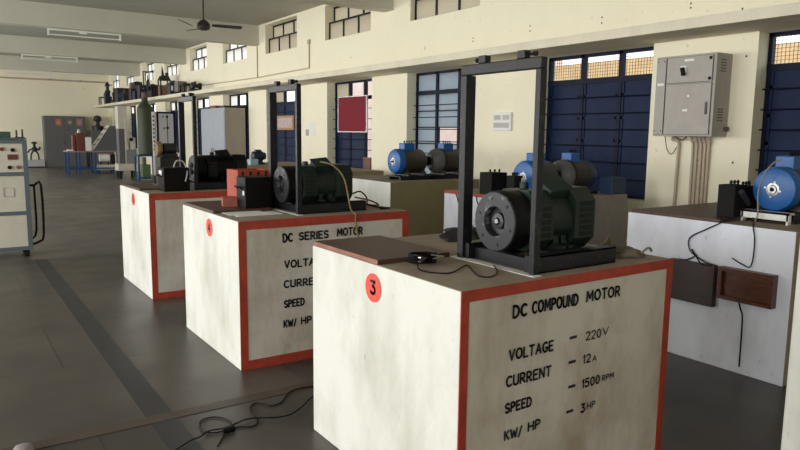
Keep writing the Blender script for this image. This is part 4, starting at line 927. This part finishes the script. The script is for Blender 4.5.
mb = MB(); mb.cyl((.42, .02, 1.22), (.42, .05, 1.22), .06, m=LABBLK, seg=18); mb.build('dial', LABBLK, root)
# blue stand with the green tank
root = thing('angle_iron_stand', 'blue angle iron stand under the dark green tank', 'stand', (4.82, 20.95, 0))
for x in (0, .52):
    for y in (0, .46): mb = MB(); mb.box(x, x+.045, y, y+.045, 0, .78); mb.build('leg', BLUEF, root, smooth=False)
mb = MB()
for z in (.06, .735):
    for y in (0, .46): mb.box(.045, .52, y, y+.045, z, z+.045)
    for x in (0, .52): mb.box(x, x+.045, .045, .46, z, z+.045)
mb.box(0, .565, 0, .505, .775, .78); mb.build('rail', BLUEF, root, smooth=False)
root = thing('pale_green_box', 'pale green box standing inside the blue angle iron stand', 'box', (4.97, 21.1, .105))
mb = MB(); mb.box(0, .24, 0, .26, 0, .38, bev=.012); mb.build('body', PALEG, root, smooth=False); mb = MB(); mb.box(.04, .13, .05, .2, .38, .60, bev=.01); mb.build('upper_case', PALEG, root, smooth=False)
mb = MB(); mb.box(4.868, 5.338, 20.998, 21.405, .090, .104, BLUEF); 
tag(mb.build('stand_shelf', smooth=False), 'blue shelf plate low in the angle iron stand', 'shelf')
root = thing('green_tank', 'dark green bottle shaped tank standing on the blue stand', 'tank', (5.13, 21.2, .78))
mb = MB(); mb.lathe((0, 0, 0), (0, 0, 1), [(0, .21), (.02, .232), (1.36, .232), (1.42, .215), (1.54, .11), (1.58, .095), (1.70, .09)], None, 12); mb.build('body', GASG, root)
mb = MB(); mb.lathe((0, 0, 1.70), (0, 0, 1), [(0, .085), (.14, .085), (.15, .04)], None, 14); mb.build('cap', BROWNBX, root)
# display board
root = thing('display_board', 'white display board in a dark blue frame with drawn apparatus', 'board', (5.02, 19.5, 0))
mb = MB(); mb.box(.05, .46, 0, .03, .62, 1.99); mb.build('sheet', mat('board_white', (.5, .5, .52), .5), root, smooth=False)
mb = MB(); mb.box(0, .05, -.01, .04, 0, 2.03); mb.box(.46, .51, -.01, .04, 0, 2.03); mb.box(.05, .46, -.01, .04, 1.98, 2.03); mb.box(.05, .46, -.01, .04, .58, .63); mb.build('frame', NAVYF, root, smooth=False)
for x in (0, .46): mb = MB(); mb.box(x, x+.05, -.22, .30, 0, .05); mb.build('foot', NAVYF, root, smooth=False)
mb = MB(); mb.box(.28, .30, -.004, 0, 1.0, 1.95); mb.box(.26, .33, -.004, 0, 1.55, 1.62); mb.box(.18, .22, -.004, 0, 1.55, 1.60); mb.box(.16, .20, -.004, 0, 1.88, 1.92); mb.box(.26, .32, -.004, 0, 1.86, 1.93)
mb.lathe((.29, 0, .98), (0, -1, 0), [(0, .09), (.004, .09)], None, 18); mb.build('drawn_apparatus', INK, root, smooth=False)
root = thing('scale_strip', 'tall white marked strip beside the display board', 'scale', (4.92, 19.6, 0))
mb = MB(); mb.box(0, .085, 0, .02, .25, 2.02); mb.build('strip', CARDW, root, smooth=False); mb = MB()
for k in range(9): mb.box(.02, .06, -.003, 0, .95+.115*k, 1.0+.115*k)
mb.build('mark', INK, root, smooth=False); mb = MB(); mb.box(-.02, .1, -.1, .15, 0, .25); mb.build('foot', LABBLK, root, smooth=False)
root = thing('belt_pulley_machine', 'dark machine with brass pulley in front of the display board', 'machine', (3.80, 14.6, 0))
mb = MB(); mb.box(0, .50, 0, .4, 0, .95, bev=.01); mb.build('base', LABBLK, root, smooth=False)
mb = MB(); mb.lathe((-.02, .2, 1.12), (1, 0, 0), [(0, .05), (0, .15), (.05, .17), (.10, .15), (.10, .06)], None, 24); mb.build('pulley', BRASS, root)
mb = MB(); mb.lathe((.08, .2, 1.12), (1, 0, 0), [(0, .06), (.05, .12), (.3, .12), (.34, .05)], None, 20); mb.box(.1, .4, .1, .3, .95, 1.02); mb.build('motor_body', LABBLK, root)
# pale blue cupboard by the wall
root = thing('steel_cupboard', 'pale blue steel cupboard with tan side by the window wall', 'cupboard', (5.45, 15.24, 0))
mb = MB(); mb.box(0, .50, 0, 1.68, 0, 2.05, bev=.006); o = mb.build('body', None, root, smooth=False); o.data.materials.clear(); o.data.materials.append(CUPB); o.data.materials.append(CUPT)
for p in o.data.polygons: p.material_index = 1 if p.normal.y < -.8 else 0
for y in (.02, .845):
    mb = MB(); mb.box(-.012, .0, y, y+.815, .08, 2.0, bev=.004); d = mb.build('door', CUPB, root, smooth=False)
    mb = MB(); yy = .78 if y < .5 else .90; mb.box(-.04, -.012, yy, yy+.03, .95, 1.10, bev=.004); mb.build('handle', STEEL, d, smooth=False)
for k, (y, dy, h_, lab) in enumerate(((15.4, .35, .05, 'flat dark bundle on the near end of the pale blue cupboard'), (16.0, .4, .07, 'brown parcel on the middle of the pale blue cupboard'), (16.55, .3, .05, 'flat dark bundle on the far end of the pale blue cupboard'))):
    tag(MB().box(5.5, 5.8, y, y+dy, 2.05, 2.05+h_, LABBLK if k != 1 else BROWNBX, bev=.01).build('parcel', smooth=False), lab, 'parcel')

# ------------------------------------------------------------------ floor items
mb = MB()
c1 = [(1.73, 3.45), (1.66, 3.46), (1.58, 3.44), (1.51, 3.36), (1.47, 3.32), (1.41, 3.31), (1.39, 3.35), (1.35, 3.39), (1.31, 3.36), (1.28, 3.27), (1.28, 3.19), (1.25, 3.13), (1.21, 3.12), (1.17, 3.15), (1.12, 3.15), (1.04, 3.15), (1.0, 3.19), (1.0, 3.27), (1.03, 3.33), (1.09, 3.34), (1.13, 3.3), (1.15, 3.23), (1.13, 3.17), (1.09, 3.13), (1.0, 3.0)]
c2 = [(1.80, 3.40), (1.64, 3.28), (1.55, 3.2), (1.46, 3.14), (1.4, 3.13), (1.34, 3.15), (1.27, 3.19), (1.22, 3.2), (1.13, 3.17), (1.08, 3.16), (1.01, 3.17), (.96, 3.13), (.9, 3.11), (.8, 3.04)]
mb.tube([(1.95, 3.5, .006)]+[(x, y, .006) for x, y in c1], .0038, BLACK, 6, 3)
tag(mb.build('floor_cable'), 'looped black cable on the floor left of plinth 3', 'cable')
mb = MB(); mb.tube([(x, y, .014) for x, y in c2], .0038, BLACK, 6, 3)
tag(mb.build('floor_cable'), 'wavy black cable crossing over the looped cable on the floor', 'cable')
mb = MB(); mb.box(1.075, 1.135, 3.12, 3.15, 0, .028, BLACK, bev=.006); tag(mb.build('cable_plug', smooth=False), 'black plug at the crossing of the floor cables', 'plug')
root = thing('shoe', 'pale rounded shoe toe at the bottom left edge of the photo', 'shoe', (.222, 3.405, 0), -.1)
mb = MB(); rings = []
for t, wd, h_ in ((-.24, .030, .05), (-.22, .036, .075), (-.12, .036, .06), (-.03, .044, .045), (.03, .040, .036), (.055, .024, .026), (.064, .006, .016)):
    rings.append([(wd*math.cos(2*PI*k/16), t, .012+h_*(.5+.5*math.sin(2*PI*k/16))) for k in range(16)])
mb.ring_surface(rings, None); mb.build('upper', mat('pale_shoe', (.24, .21, .21), .6), root)
mb = MB(); mb.prism([(-.032, -.24), (.032, -.24), (.046, -.03), (.040, .045), (.018, .068), (-.018, .068), (-.040, .045), (-.046, -.03)], 'z', 0, .014); mb.build('sole', mat('shoe_sole', (.3, .28, .27), .8), root, smooth=False)
bpy.context.view_layer.update()
